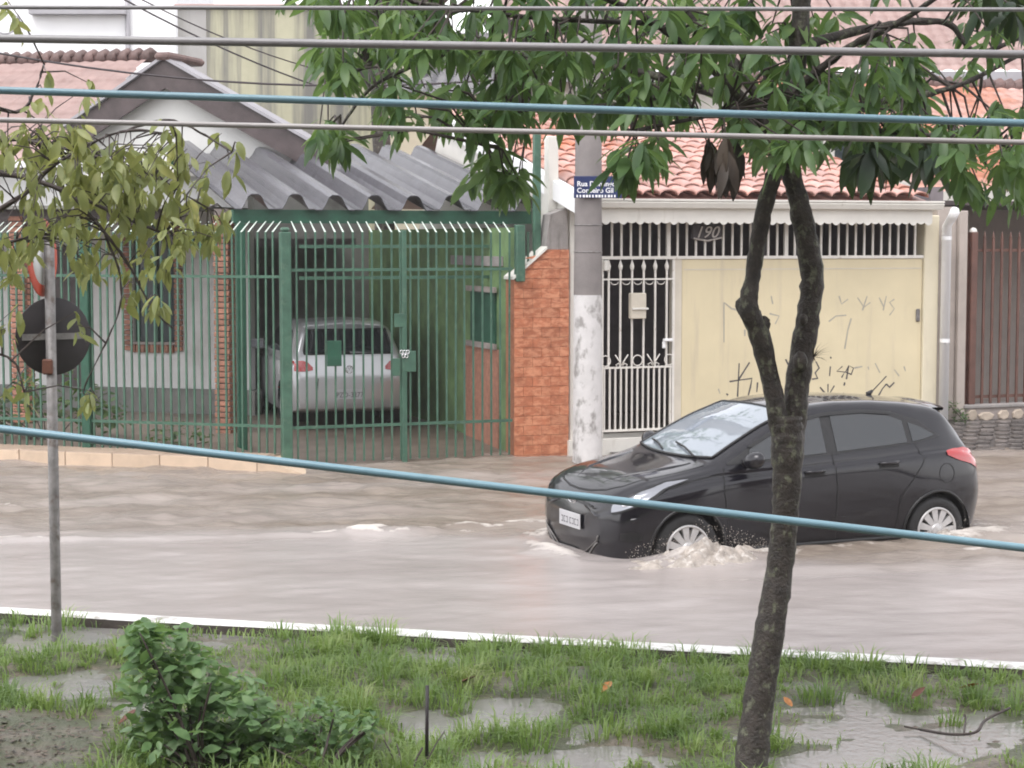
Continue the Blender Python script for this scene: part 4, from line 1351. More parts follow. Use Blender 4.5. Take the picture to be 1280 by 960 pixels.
ZK = FS.z(430, 290, 0)                                   # where the bars kink
fnc = empty('green_fence', FL.w(0, 0), FL.a, 'tall green steel railing with bent tips on the tiled step', 'fence')
bm_l = bar_mesh(ZK - .14, .021, 0, 0)
tp = tip_mesh(.019, .24, .125)
u = -.14
nb = 0
while u > FL.u(-90, 0, 420):
    b_ = inst('bar', bm_l, fnc, (u, rng.uniform(-.004, .004), .14), (0, rng.uniform(-.004, .004), 0))
    inst('bar_tip', tp, b_, (0, 0, ZK - .14))
    u -= .1005; nb += 1
for py in (345, 528):
    zz = FL.z(180, py, 0)
    MB().box(-8.0, -.05, -.012, .012, zz - .016, zz + .016).build('rail', MT['green'], fnc)
pu = FL.u(108, 0, 420)
MB().bbox(pu - .055, pu + .055, -.055, .055, .138, FL.z(108, 262, 0), .008).build('post', MT['green_dark'], fnc)

gt = empty('green_gate', FS.w(0, 0), FS.a, 'green barred driveway gate in front of the silver car, with lock plates', 'gate')
ul, ur = FS.u(358, 0, 500), FS.u(640, 0, 500)
bm_g = bar_mesh(ZK - .03, .020, 0, 0)
u = ul + .13
while u < ur - .03:
    b_ = inst('bar', bm_g, gt, (u, rng.uniform(-.003, .003), .03), (0, rng.uniform(-.004, .004), 0))
    inst('bar_tip', tp, b_, (0, 0, ZK - .03))
    u += .1125
for py in (337, 531):
    zz = FS.z(480, py, 0)
    MB().box(ul + .05, ur, -.013, .013, zz - .017, zz + .017).build('rail', MT['green'], gt)
zz = FS.z(480, 546, 0)
MB().bbox(ul - .06, ul + .06, -.06, .06, -.1, FS.z(358, 290, 0), .01).bbox(ul - .05, ul + .05, -.05, .05, FS.z(358, 290, 0), FS.z(358, 284, 0), .02).build('post', MT['green'], gt)
um = FS.u(505, 0, 450)
MB().bbox(um - .030, um + .030, -.03, .03, -.04, ZK + .02, .006).build('middle_stile', MT['green'], gt)
for px0, px1, py0, py1, mm in ((409, 427, 426, 458, 'green_dark'), (503, 520, 439, 465, 'green'), (493, 507, 392, 409, 'green'), (490, 500, 448, 470, 'green')):
    MB().bbox(FS.u(px0, -.03, 440), FS.u(px1, -.03, 440), -.035, -.018, FS.z(px0, py1, -.03), FS.z(px0, py0, -.03), .004).build('lock_plate', MT[mm], gt)
ch = MB()
for k in range(5):
    q = (FS.u(502 + k * 2, -.05, 440), -.045 - .01 * (k % 2), FS.z(505, 440 + (k % 2) * 5, -.05))
    ch.tube([(q[0] + .018 * math.cos(t), q[1], q[2] + .022 * math.sin(t)) for t in np.linspace(0, 6.28, 9)], .006, 5, False)
ch.build('chain', MT['chrome'], gt)
uq = FS.u(650, -.02, 320)
MB().bbox(uq - .055, uq + .055, -.06, .04, FS.z(650, 352, 0), FS.z(650, 281, 0), .008).build('post', MT['green'], gt)
# short run of railing above the tiled wall
for px in (660, 668):
    inst('bar', MB().box(-.01, .01, -.01, .01, FS.z(px, 335, .06), FS.z(px, 290, .06)).mesh('bar', MT['green']), gt, (FS.u(px, .06, 310), .06, 0))
tpst = empty('steel_post', FS.w(0, 0), FS.a, 'tall slim green steel post standing behind the tiled wall', 'post')
uq = FS.u(675, .12, 240)
MB().bbox(uq - .042, uq + .042, .19, .27, 2.0, FS.z(675, 168, .2), .006).build('shaft', MT['green'], tpst)
MB().box(uq - .07, uq + .07, .17, .29, 1.96, 1.998).build('base_plate', MT['green_dark'], tpst)

# ------------------------------------------------------------------ orange tiled boundary wall
tw = empty('tiled_wall', FS.w(0, 0), FS.a, 'narrow boundary wall faced with orange-brown ceramic brick tiles, sloping top', 'wall')
u0, u1 = FS.u(643, 0, 450), FS.u(711, 0, 450)
zt0, zt1 = FS.z(645, 350, 0), FS.z(690, 312, 0)
uk = FS.u(683, 0, 330)
MB().prism([(u0, -.18), (u1, -.18), (u1, zt1), (uk, zt1), (u0, zt0)], .012, .30).build('wall_core', MT['grout'], tw)
tw_, th_ = (u1 - u0) / 3.0, .118
r_ = 0
z = -.10
while z < zt1:
    off = (.5 if r_ % 2 else 0.0)
    for k in range(-1, 4):
        a, b_ = u0 + (k + off) * tw_ + .002, u0 + (k + 1 + off) * tw_ - .002
        a, b_ = max(a, u0), min(b_, u1)
        if b_ - a < .03: continue
        lim = lambda uu: zt0 + (zt1 - zt0) * min(1, max(0, (uu - u0) / (uk - u0)))
        za, zb_ = min(z + th_ - .004, lim(a)), min(z + th_ - .004, lim(b_))
        if max(za, zb_) - z < .02: continue
        za, zb_ = max(za, z + .004), max(zb_, z + .004)
        d = rng.uniform(-.003, .002)
        MB().prism([(a, z), (b_, z), (b_, zb_), (a, za)], d, .012).build('tile', MT['orange_tile'], tw)
    z += th_; r_ += 1
MB().prism([(u0 - .02, zt0 + .005), (uk, zt1 + .005), (uk, zt1 + .04), (u0 - .02, zt0 + .04)], -.03, .32).build('coping', MT['off_white'], tw)
MB().prism([(uk, zt1 + .002), (u1, zt1 + .002), (u1 - .02, zt1 + .5), (uk + .06, zt1 + .42)], .03, .28).build('old_masonry', MT['concrete'], tw)

# ------------------------------------------------------------------ numbered house with cream garage door
hB = empty('numbered_house', FS.w(0, 0), FS.a, 'cream house numbered 190 with tiled roof, white gutter and scalloped trim', 'house')
VF = 0.06
uA, uB = FS.u(712, VF, 420), FS.u(1186, VF, 420)
zg = FS.z(950, 251, -.30)                               # gutter top
uC0, uC1 = FS.u(1152, VF, 420), FS.u(1170, VF, 420)
zbar = FS.z(800, 322, VF)
MB().bbox(uA, FS.u(724, VF, 420) + .10, VF, VF + .25, -.1, zg - .10, .01).build('pillar', MT['off_white'], hB)
MB().bbox(uC0, uC1, VF - .04, VF + .25, -.1, zg - .16, .012).build('pillar', MT['cream_pale'], hB)
MB().box(uC1 + .002, uB + .10, VF + .02, VF + .3, -.1, zg - .05).build('wall', MT['tan_wall'], hB)
ug0, ug1 = FS.u(752, VF, 440), FS.u(841, VF, 440)       # pedestrian gate opening
ud0, ud1 = FS.u(852, VF, 440), uC0
zth = FS.z(790, 545, VF)                                # threshold
MB().box(uA - .05, uC0, VF - .12, VF + .5, -.18, zth - .015).build('threshold', MT['off_white'], hB)
MB().box(ug1, ud0 - .004, VF + .002, VF + .12, zth, zbar).build('jamb', MT['cream_trim'], hB)
# fascia / gutter / scalloped valance
gut = MB()
us0, us1 = FS.u(733, -.34, 250), FS.u(1176, -.34, 250)
gut.prism([(-.40, zg), (-.43, zg - .035), (-.40, zg - .095), (-.26, zg - .105), (-.26, zg), ], us0, us1, 'x')
gut.prism([(-.435, zg + .012), (-.435, zg - .012), (-.40, zg - .012), (-.40, zg + .012)], us0, us1, 'x')
gut.build('gutter', MT['off_white'], hB)
vz = zg - .107
val = MB()
nsc = 42
P = []
pitch = (us1 - us0 - .2) / nsc
for i in range(nsc * 8 + 1):
    uu = us0 + .1 + i * pitch / 8
    f = (i % 8) / 8
    d_ = .155 + .035 * abs(math.sin(math.pi * f)) * (1 if (i // 8) % 2 else .55)
    P.append([(uu, -.31, vz + .01), (uu, -.31, vz - d_), (uu, -.295, vz - d_), (uu, -.295, vz + .01)])
val.grid(P, False)
val.build('valance', MT['off_white'], hB)
MB().box(us0, us1, -.26, .35, zg - .06, zg - .03).build('soffit', MT['off_white'], hB)
# roof: individual barrel tiles
zE, vE = zg + .03, -.42
vR = 5.0
zR = FS.z(840, 150, vR)
ang = math.atan2(zR - zE, vR - vE)
Ls = math.hypot(zR - zE, vR - vE)
TP = .232
ncol, nrow = 20, 15
crs = Ls / nrow
m_ = MB(); Pt = []
for t, rr, lf in ((-.03, .112, .034), (crs + .05, .098, .006)):
    Pt.append([(rr * 1.04 * math.cos(a), t, lf + .062 * math.sin(a)) for a in np.linspace(0, math.pi, 8)])
m_.grid(Pt, True); m_.grid([[(x, y, z_ - .016) for x, y, z_ in reversed(r)] for r in Pt], True)
m_.grid([[(x, y, z_ - .016) for x, y, z_ in Pt[0]], Pt[0]], False)
tile_me = m_.mesh('roof_tile', MT['roof_pink'])
ru0 = FS.u(735, vE, 250)
roof = MB().add([(ru0 - .02, vE + .02, zE - .02), (ru0 + ncol * TP + .02, vE + .02, zE - .02), (ru0 + ncol * TP + .02, vR, zR - .02), (ru0 - .02, vR, zR - .02)], [(0, 1, 2, 3)]).build('roof', MT['roof_orange'], hB)
roof.data.materials[0] = MT['roof_pink']
rest = []
for j in range(nrow):
    for i in range(ncol):
        t = j * crs
        loc = (ru0 + (i + .5) * TP + rng.uniform(-.008, .008), vE + t * math.cos(ang), zE + t * math.sin(ang) + .012)
        inst('roof_tile', tile_me, roof, loc, (ang + rng.uniform(-.012, .012), rng.uniform(-.03, .03), rng.uniform(-.03, .03)))
for k in range(26):
    inst('ridge_cap', cap, roof, (ru0 + .1 + k * .185, vR, zR + .02), (0, 0, rng.uniform(-.05, .05)))
MB().add([(ru0 - .02, vR + .01, zR - .02), (ru0 + ncol * TP, vR + .01, zR - .02), (ru0 + ncol * TP, vR + 4, zE), (ru0 - .02, vR + 4, zE)], [(0, 3, 2, 1)]).build('rear_slope', MT['roof_orange'], hB)
# white verge board down the left edge of the roof, and the flank wall under it
for du, h0, h1, nm in ((0, -.20, .03, 'verge_board'),):
    MB().add([(ru0 - .16, vE, zE + h0), (ru0 - .16, vR, zR + h0), (ru0 - .16, vR, zR + h1), (ru0 - .16, vE, zE + h1), (ru0 - .03, vE, zE + h0), (ru0 - .03, vR, zR + h0), (ru0 - .03, vR, zR + h1), (ru0 - .03, vE, zE + h1)],
             [(0, 3, 2, 1), (4, 5, 6, 7), (3, 7, 6, 2), (0, 1, 5, 4), (0, 4, 7, 3)]).build(nm, MT['bright_white'], hB)
MB().add([(ru0 - .10, .1, 0), (ru0 - .10, vR + 3, 0), (ru0 - .10, vR, zR - .21), (ru0 - .10, .1, zE - .02), (ru0 + .05, .1, 0), (ru0 + .05, vR + 3, 0), (ru0 + .05, vR, zR - .21), (ru0 + .05, .1, zE - .02)],
         [(0, 3, 2, 1), (4, 5, 6, 7), (3, 7, 6, 2), (0, 4, 7, 3)]).build('flank_wall', MT['off_white'], hB)
uq = FS.u(700, .1, 200)
MB().bbox(uq - .07, uq + .07, .32, .46, 2.2, FS.z(700, 170, .3), .01).build('tank_post', MT['off_white'], hB)
# dim veranda behind the bars
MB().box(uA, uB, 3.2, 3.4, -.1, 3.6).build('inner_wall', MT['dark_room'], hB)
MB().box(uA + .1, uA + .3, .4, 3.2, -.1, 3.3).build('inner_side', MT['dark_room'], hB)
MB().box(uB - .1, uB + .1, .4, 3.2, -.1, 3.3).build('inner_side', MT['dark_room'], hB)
MB().box(uA, uB, .5, 3.2, zth - .06, zth - .02).build('veranda_floor', MT['garage_floor'], hB)
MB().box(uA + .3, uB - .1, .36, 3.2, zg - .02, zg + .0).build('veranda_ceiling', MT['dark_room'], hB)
# upper grille
ztop = zg - .13
gm = MB().box(-.012, .012, -.012, .012, zbar, ztop).mesh('bar', MT['white_metal'])
gw_ = MB().box(-.024, .024, -.02, .02, zbar, ztop).mesh('bar', MT['white_metal'])
grl = MB().box(ug0 - .05, ud1, VF - .02, VF + .02, zbar - .02, zbar + .018).build('grille', MT['white_metal'], hB)
u = ug0 + .13
k = 0
while u < ud1 - .05:
    inst('bar', gw_ if k in (6, 19) else gm, grl, (u, VF, .018))
    u += .1255; k += 1
# downpipe and number plaque
up = FS.u(1181, -.06, 420)
dp = MB().tube([(up - .05, -.33, zg - .10), (up - .04, -.25, zg - .18), (up, -.06, zg - .30), (up, -.06, .0)], .062, 12).build('downpipe', MT['bright_white'], hB)
for py in (300, 428):
    MB().lathe([(.066, 0), (.066, .05)], 14, Matrix.Translation((up, -.06, FS.z(1181, py, -.06)))).build('pipe_collar', MT['bright_white'], dp)
pu0, pu1 = FS.u(864, VF - .03, 290), FS.u(902, VF - .03, 290)
pq = MB().bbox(pu0, pu1, VF - .06, VF - .025, FS.z(880, 300, VF), FS.z(880, 280, VF), .02).build('number_plaque', MT['plaque'], hB)
t_ = mesh_obj('number', text_mesh('190', .205, .006, MT['plaque_num'], shear=.35), None, pq)
t_.location = ((pu0 + pu1) / 2 - .02, VF - .064, FS.z(880, 291, VF))
t_.rotation_euler = (R(90), 0, 0)
t_.scale = (1.05, 1, 1)
nfr = MB(); nfr.tube([(pu0 + .02, VF - .06, FS.z(880, 298, VF)), ((pu0 + pu1) / 2, VF - .065, FS.z(880, 301, VF)), (pu1 - .01, VF - .06, FS.z(880, 297, VF))], .012, 6)
nfr.build('plaque_scroll', MT['plaque_num'], pq)

# ------------------------------------------------------------------ garage door
gd = empty('garage_door', FS.w(0, 0), FS.a, 'pale yellow sheet-metal garage door covered in graffiti tags', 'garage door')
zd0 = .02
dr = MB().bbox(ud0, ud1 - .004, VF + .0, VF + .04, zd0, zbar - .022, .006).build('door_panel', MT['cream'], gd)
zl = FS.z(1000, 336, VF)
MB().box(ud0 + .02, ud1 - .02, VF - .004, VF - .0005, zl - .008, zl + .006).build('panel_seam', MT['cream_trim'], gd)
uu = FS.u(1147, VF, 390)
MB().bbox(uu - .03, uu + .03, VF - .02, VF - .001, FS.z(1147, 402, VF), FS.z(1147, 386, VF), .01).build('lock', MT['galv'], gd)
def strokes(name, mt, polys, w, parent):
    for poly in polys:
        m_ = MB()
        q = [FS.uv(px, py, VF - .003) for px, py in poly]
        P = []
        for i in range(len(q)):
            a, b_ = q[max(0, i - 1)], q[min(len(q) - 1, i + 1)]
            d = Vector((b_[0] - a[0], b_[1] - a[1])); d.normalize()
            ww = w * rng.uniform(.6, 1.1)
            n_ = Vector((-d.y, d.x)) * ww / 2
            P.append([(q[i][0] + n_.x, VF - .0025, q[i][1] + n_.y), (q[i][0] - n_.x, VF - .0025, q[i][1] - n_.y)])
        m_.grid(P, False)
        m_.build(name, mt, parent)
strokes('graffiti_stroke', MT['graffiti'], [
    [(924, 454), (923, 475), (922, 496)], [(937, 453), (930, 464), (923, 475)], [(912, 477), (925, 475), (940, 473), (938, 484), (935, 496)], [(947, 478), (946, 490)],
    [(908, 492), (910, 494)], [(982, 449), (986, 457), (990, 462)], [(983, 470), (982, 494)],
    [(1020, 452), (1024, 460), (1019, 466), (1022, 473), (1015, 474)], [(1038, 458), (1037, 470)], [(1038, 446), (1039, 448)],
    [(1053, 458), (1046, 464), (1056, 465), (1052, 472)], [(1061, 458), (1057, 465), (1064, 468), (1067, 460), (1061, 457), (1058, 474)],
    [(1025, 484), (1031, 491)], [(1035, 480), (1035, 492)], [(1043, 482), (1037, 492)], [(1056, 478), (1055, 482)], [(1054, 491), (1055, 493)], [(1108, 480), (1103, 486), (1098, 495)], [(1108, 480), (1112, 484), (1118, 478)]], .024, gd)
strokes('faint_graffiti_stroke', MT['graffiti_faint'], [
    [(905, 378), (905, 428)], [(905, 378), (915, 386), (925, 388)], [(964, 370), (966, 380)], [(962, 392), (974, 395), (969, 405)], [(931, 412), (931, 420)],
    [(1049, 370), (1052, 380), (1060, 374)], [(1036, 402), (1045, 395), (1058, 394)], [(1064, 398), (1060, 412), (1056, 436)], [(1072, 372), (1080, 384), (1088, 378)], [(1084, 370), (1078, 388)],
    [(1099, 372), (1105, 384)], [(1108, 370), (1104, 388)], [(1118, 374), (1112, 378), (1118, 386), (1112, 394)], [(1068, 460), (1078, 458)], [(1085, 458), (1086, 462)], [(1094, 454), (1100, 466)], [(1118, 462), (1124, 470)],
    [(898, 486), (900, 492)], [(1130, 458), (1132, 464)]], .022, gd)

# ------------------------------------------------------------------ pedestrian gate
pg = empty('pedestrian_gate', FS.w(0, 0), FS.a, 'narrow off-white wrought iron gate with spear tips and a letter box', 'gate')
zt = FS.z(800, 337, VF); zm = FS.z(800, 459, VF); zl2 = FS.z(800, 538, VF); zh = FS.z(800, 349, VF)
for zz, hh in ((zm, .012), (zl2 + .01, .014), (zh, .010)):
    MB().box(ug0 + .01, ug1 - .01, VF - .012, VF + .012, zz - hh, zz + hh).build('rail', MT['white_metal'], pg)
for uu in (ug0, ug1):
    MB().box(uu - .016, uu + .016, VF - .018, VF + .018, zth, zbar - .025).build('stile', MT['white_metal'], pg)
sp_ = MB().lathe([(.012, -.01), (.026, .02), (.030, .05), (.012, .10), (.002, .14)], 8).mesh('spear_tip', MT['white_metal'])
br_ = MB().box(-.011, .011, -.011, .011, zm + .012, zt).mesh('bar', MT['white_metal'])
bl_ = MB().box(-.010, .010, -.010, .010, zl2 + .024, zm - .012).mesh('bar', MT['white_metal'])
nbar = 6
for k in range(nbar):
    uu = ug0 + .09 + k * (ug1 - ug0 - .18) / (nbar - 1)
    b_ = inst('bar', br_, pg, (uu, VF, 0))
    inst('spear_tip', sp_, b_, (0, 0, zt - .005))
    if k < nbar - 1:
        du = (ug1 - ug0 - .18) / (nbar - 1)
        m_ = MB()
        m_.tube([(uu + du / 2 + du * .32 * math.cos(t), VF, zh - .03 + .035 * math.sin(t)) for t in np.linspace(math.pi, 2 * math.pi, 9)], .006, 5)
        m_.build('scroll', MT['white_metal'], pg)
for k in range(13):
    inst('bar', bl_, pg, (ug0 + .035 + k * (ug1 - ug0 - .07) / 12, VF, 0))
for k, uu in enumerate(np.linspace(ug0 + .05, ug1 - .05, 5)):
    m_ = MB()
    if k % 2 == 0:
        m_.tube([(uu + .065 * math.cos(t), VF - .006, zm + .085 + .065 * math.sin(t)) for t in np.linspace(0, 6.283, 17)], .008, 5, False)
    else:
        for sg in (-1, 1):
            m_.tube([(uu, VF - .006, zm + .03), (uu + sg * .03, VF - .006, zm + .08), (uu + sg * .085, VF - .006, zm + .16)], .009, 5)
            m_.tube([(uu + sg * .01, VF - .006, zm + .02), (uu + sg * .04, VF - .006, zm + .055), (uu + sg * .075, VF - .006, zm + .035), (uu + sg * .06, VF - .006, zm + .015)], .007, 5)
    m_.build('ornament', MT['white_metal'], pg)
lu0, lu1 = FS.u(787, VF - .05, 380), FS.u(806, VF - .05, 380)
lz0, lz1 = FS.z(797, 398, VF), FS.z(797, 366, VF)
lb = empty('letter_box', FS.w(0, 0), FS.a, 'cream metal letter box fixed on the wrought iron gate', 'letter box')
MB().bbox(lu0, lu1, VF - .10, VF - .014, lz0, lz1, .008).build('case', MT['cream_trim'], lb)
MB().bbox(lu0 + .01, lu1 + .02, VF - .125, VF - .101, lz0 + .11, lz0 + .135, .004).build('flap', MT['off_white'], lb)
hu = FS.u(830, VF - .04, 430)
hz = FS.z(830, 425, VF)
MB().bbox(hu - .01, hu + .11, VF - .07, VF - .02, hz - .015, hz + .02, .006).bbox(hu - .02, hu + .02, VF - .05, VF - .02, hz - .10, hz - .016, .006).build('handle', MT['bright_white'], pg)
MB().bbox(ug0 + .01, ug0 + .07, VF - .08, VF - .022, zbar - .16, zbar - .03, .012).build('bell', MT['off_white'], pg)

# ------------------------------------------------------------------ house with brown railing, on the right
hC = empty('tiled_house', FS.w(0, 0), FS.a, 'house with terracotta roof behind the brown railing, mostly hidden by leaves', 'house')
uR0 = uB + .12
MB().bbox(uR0 - .01, uR0 + .12, .02, .30, -.1, zg - .1, .01).build('gate_pillar', MT['tan_wall'], hC)
MB().box(uR0 + .3, 16, 4.0, 4.2, -.1, 3.2).build('wall', MT['tan_wall'], hC)
MB().box(uR0 + 1.2, uR0 + 2.4, 3.95, 3.998, 1.0, 2.2).build('window', MT['window_dark'], hC)
zc0 = FS.z(1240, 246, .9); zc1 = FS.z(1240, 112, 6.0)
MB().grid(tile_sheet(uR0 - .1, 16, .7, zc0, 6.0, zc1, .232, .36, .05), True).build('roof', MT['roof_orange'], hC)
MB().box(uR0 - .1, 16, .72, 4.0, zc0 - .12, zc0 - .06).build('soffit', MT['brown_wood'], hC)
u = uR0
while u < 13:
    inst('ridge_cap', cap, hC, (u, 6.0, zc1 + .05)); u += .2
sw_ = empty('stone_plinth', FS.w(0, 0), FS.a, 'low rubble stone wall under the brown railing', 'wall')
zp0, zp1 = pave_z(RGT + 1, 0) - .06, FS.z(1240, 510, 0)
MB().box(uR0 + .12, 14, .03, .28, zp0, zp1).build('wall_core', MT['mortar'], sw_)
MB().bbox(uR0 + .10, 14, .0, .31, zp1, zp1 + .05, .01).build('coping', MT['concrete'], sw_)
u = uR0 + .24
while u < uR0 + 3.2:
    w_ = rng.uniform(.16, .30)
    z = zp0 + .02
    while z < zp1 - .03:
        h_ = min(rng.uniform(.10, .26), zp1 - z)
        m_ = MB()
        n_ = 7
        ps = [((w_ * .48) * math.cos(t) * rng.uniform(.85, 1.05), h_ / 2 + h_ * .48 * math.sin(t) * rng.uniform(.85, 1.05)) for t in np.linspace(.2, 6.48, n_ + 1)[:-1]]
        vs = [(p_[0], .035, p_[1]) for p_ in ps] + [(p_[0], .012, p_[1]) for p_ in ps] + [(p_[0] * .8, -.002, h_ / 2 + (p_[1] - h_ / 2) * .8) for p_ in ps]
        fs = [(i + L, (i + 1) % n_ + L, (i + 1) % n_ + L + n_, i + L + n_) for L in (0, n_) for i in range(n_)] + [tuple(range(2 * n_, 3 * n_))]
        m_.add(vs, fs)
        o = m_.build('stone', MT['stone'], sw_)
        o.location = (u + rng.uniform(-.01, .01), 0, z)
        z += h_ + .012
    u += w_ + .012
bf = empty('brown_fence', FS.w(0, 0), FS.a, 'rust-brown steel railing on a low rubble stone wall', 'fence')
zf1 = FS.z(1240, 292, .12)
fb_ = MB().box(-.017, .017, -.012, .012, zp1 + .05, zf1 - .06).mesh('bar', MT['brown_metal'])
ft_ = MB().lathe([(.018, 0), (.02, .02), (.002, .10)], 6).mesh('bar_tip', MT['brown_metal'])
u = uR0 + .19
k = 0
while u < 13:
    b_ = inst('bar', fb_, bf, (u, .14, 0))
    inst('bar_tip', ft_, b_, (0, 0, zf1 - .065))
    u += .135
for zz in (zp1 + .14, zf1 - .22):
    MB().box(uR0 + .1, 13, .155, .18, zz - .02, zz + .02).build('rail', MT['brown_metal'], bf)
for px in (1215,):
    pu = FS.u(px, .1, 400)
    MB().bbox(pu - .05, pu + .05, .06, .16, zp1 + .05, zf1 + .02, .008).build('post', MT['brown_metal'], bf)
    MB().lathe([(.05, 0), (.05, .02), (.03, .05), (.002, .06)], 10, Matrix.Translation((pu, .11, zf1 + .02))).build('post_cap', MT['off_white'], bf)

# ------------------------------------------------------------------ utility pole with street name plate
pp = onz(735, 581)
up_ = empty('utility_pole', (pp.x, pp.y + .16, 0), 0, 'round concrete utility pole, flaking white paint on its lower half', 'pole')
zp = at(735, 369, pp.y).z
MB().lathe([(.175, -.2), (.168, zp)], 24).build('painted_base', MT['pole_paint'], up_)
MB().lathe([(.1665, zp), (.155, 3.2), (.145, 7.5), (.001, 7.52)], 24).build('shaft', MT['pole'], up_)
for py in (282, 316):
    zz = at(735, py, pp.y).z
    MB().lathe([(.163, 0), (.167, .003), (.167, .012), (.163, .015)], 24, Matrix.Translation((0, 0, zz))).build('steel_band', MT['galv'], up_)
sn = empty('street_name_sign', (at(750, 234, pp.y - .05).x, pp.y - .03, at(750, 234, pp.y).z), R(3), 'dark blue street name plate with white lettering on the pole', 'sign')
MB().bbox(-.30, .25, -.006, .006, -.125, .125, .004).build('plate', MT['sign_blue'], sn)
for txt, size, dx, dz in (('Rua Domingos', .080, -.285, .035), ('Cordeiro Gil', .080, -.285, -.040)):
    o = mesh_obj('lettering', text_mesh(txt, size, .0008, MT['sign_white'], 'LEFT', 0, .0015), None, sn)
    o.location = (dx + .02, -.0075, dz); o.rotation_euler = (R(90), 0, 0)
for k in range(13):
    MB().box(-.27 + k * .036, -.27 + k * .036 + rng.choice((.018, .026)), -.0085, -.0062, -.117, -.088).build('small_print', MT['sign_white'], sn)

# ------------------------------------------------------------------ background houses
def bg_house(name, px0, px1, pyt, D, depth, label, mt, pyb=300):
    a, b_ = at(px0, pyt, D), at(px1, pyt, D)
    root = empty(name, ((a.x + b_.x) / 2, D, 0), 0, label, 'building')
    hw = (b_.x - a.x) / 2
    MB().box(-hw, hw, 0, depth, -.1, a.z).build('wall', mt, root)
    return root, hw, a.z


r0, hw, zt_ = bg_house('mould_stained_building', 222, 520, 10, 36, 6, 'two-storey building with mould-streaked pale yellow side wall', MT['mossy'])
MB().bbox(-hw - .06, hw + .05, -.08, 6, zt_, zt_ + .07, .02).build('parapet_cap', MT['roof_rose'], r0)
MB().box(-hw - .001, -hw + .55, -.012, -.002, 3, zt_ - .02).build('wall_edge', MT['mossy_grey'], r0)
r1, hw, zt_ = bg_house('white_building', -260, 218, -60, 46, 6, 'bright white two-storey building behind the gabled roof', MT['bright_white'])
q0, q1 = at(40, 14, 46), at(160, 14, 46)
MB().box(q0.x - r1.location.x, q1.x - r1.location.x, -.35, -.002, q0.z - .10, q0.z + .07).build('shade_band', MT['grey_band'], r1)  # grey strip standing in for the shade line under the roof
MB().tube([(q1.x - r1.location.x, -.08, 3), (q1.x - r1.location.x, -.08, q1.z + 1.6)], .06, 8).build('downpipe', MT['grey_band'], r1)
q0 = at(8, 25, 46)
MB().tube([(q0.x - r1.location.x + .35 * math.cos(t), -.15, q0.z + .35 * math.sin(t)) for t in np.linspace(3, 6.6, 14)], .025, 6).build('dish_rim', MT['grey_band'], r1)
r2, hw, zt_ = bg_house('pale_yellow_building', 470, 640, 120, 33, 5, 'pale yellow rendered building with black damp stains behind the carport', MT['pale_yellow'])
MB().grid(tile_sheet(-hw - .2, hw + .2, -.2, zt_, 5, zt_ + .9, .3, .6, .03), True).build('roof', MT['cement_sheet'], r2)
r3, hw, zt_ = bg_house('rear_building', 640, 1320, 98, 36, 8, 'white building with pink tiled roof showing through the tree crown', MT['off_white'])
rr3 = MB().grid(tile_sheet(-hw - .3, hw + .3, -.5, zt_ + .05, 6.5, at(900, -70, 42).z, .25, .38, .05), True).build('roof', MT['roof_rose'], r3)
MB().box(-hw - .3, hw + .3, -.62, -.5, zt_ - .12, zt_ + .08).build('gutter', MT['grey_band'], r3)
for wx in (-2.2, 1.0, 3.6):
    w3 = MB().box(wx, wx + .9, -.03, -.002, zt_ - 1.6, zt_ - .6).build('window', MT['window_dark'], r3)
    MB().box(wx - .05, wx + .95, -.06, -.031, zt_ - 1.67, zt_ - 1.602).build('window_sill', MT['off_white'], w3)
r4, hw, zt_ = bg_house('grey_gabled_building', 430, 700, 50, 42, 6, 'grey rendered building glimpsed above the pale yellow wall', MT['mossy_grey'])
MB().bbox(-hw - .1, hw + .1, -.2, 6, zt_, zt_ + .15, .03).build('roof_slab', MT['grey_band'], r4)

# ------------------------------------------------------------------ unseen house added behind the camera to darken the car side's reflections
vh = empty('reflected_house', (0, -.9, 0), 0, 'unseen dull-brick two-storey house added behind the camera for the black car to reflect', 'house')
MB().box(-26, 26, -8, 0, -.1, 7.6).build('wall', MT['dark_facade'], vh)
MB().box(-26.4, 26.4, -8.4, .5, 7.602, 7.75).build('roof', MT['concrete'], vh)
for k in range(9):
    for zz in (.9, 4.2):
        w_ = MB().box(-21 + k * 5.2, -19.4 + k * 5.2, .002, .03, zz, zz + 1.4).build('window', MT['window_dark'], vh)
        MB().box(-21.1 + k * 5.2, -19.3 + k * 5.2, .002, .08, zz - .08, zz - .003).build('window_sill', MT['concrete'], w_)

# ================================================================== VEGETATION
def leaf_template(wr=.32, droop=.18, fold=.18, rows=5, tipw=.03):
    """unit leaf along +X: returns (V, F)"""
    V, F = [], []
    for i in range(rows):
        t = i / (rows - 1)
        w = wr / 2 * (math.sin(math.pi * min(1, t * .92 + .06)) ** .8)
        if i == rows - 1: w = tipw / 2
        z = -droop * t * t
        V += [(t, -w, z + fold * w), (t, 0, z), (t, w, z + fold * w)]
    for i in range(rows - 1):
        a = i * 3
        F += [(a, a + 3, a + 4, a + 1), (a + 1, a + 4, a + 5, a + 2)]
    return np.array(V), np.array(F)


def basis(d, roll):
    d = d / np.linalg.norm(d, axis=1, keepdims=True)
    up = np.tile(np.array([0, 0, 1.0]), (len(d), 1))
    y = np.cross(up, d)
    y /= np.maximum(np.linalg.norm(y, axis=1, keepdims=True), 1e-6)
    z = np.cross(d, y)
    c, s_ = np.cos(roll)[:, None], np.sin(roll)[:, None]
    return d, y * c + z * s_, -y * s_ + z * c


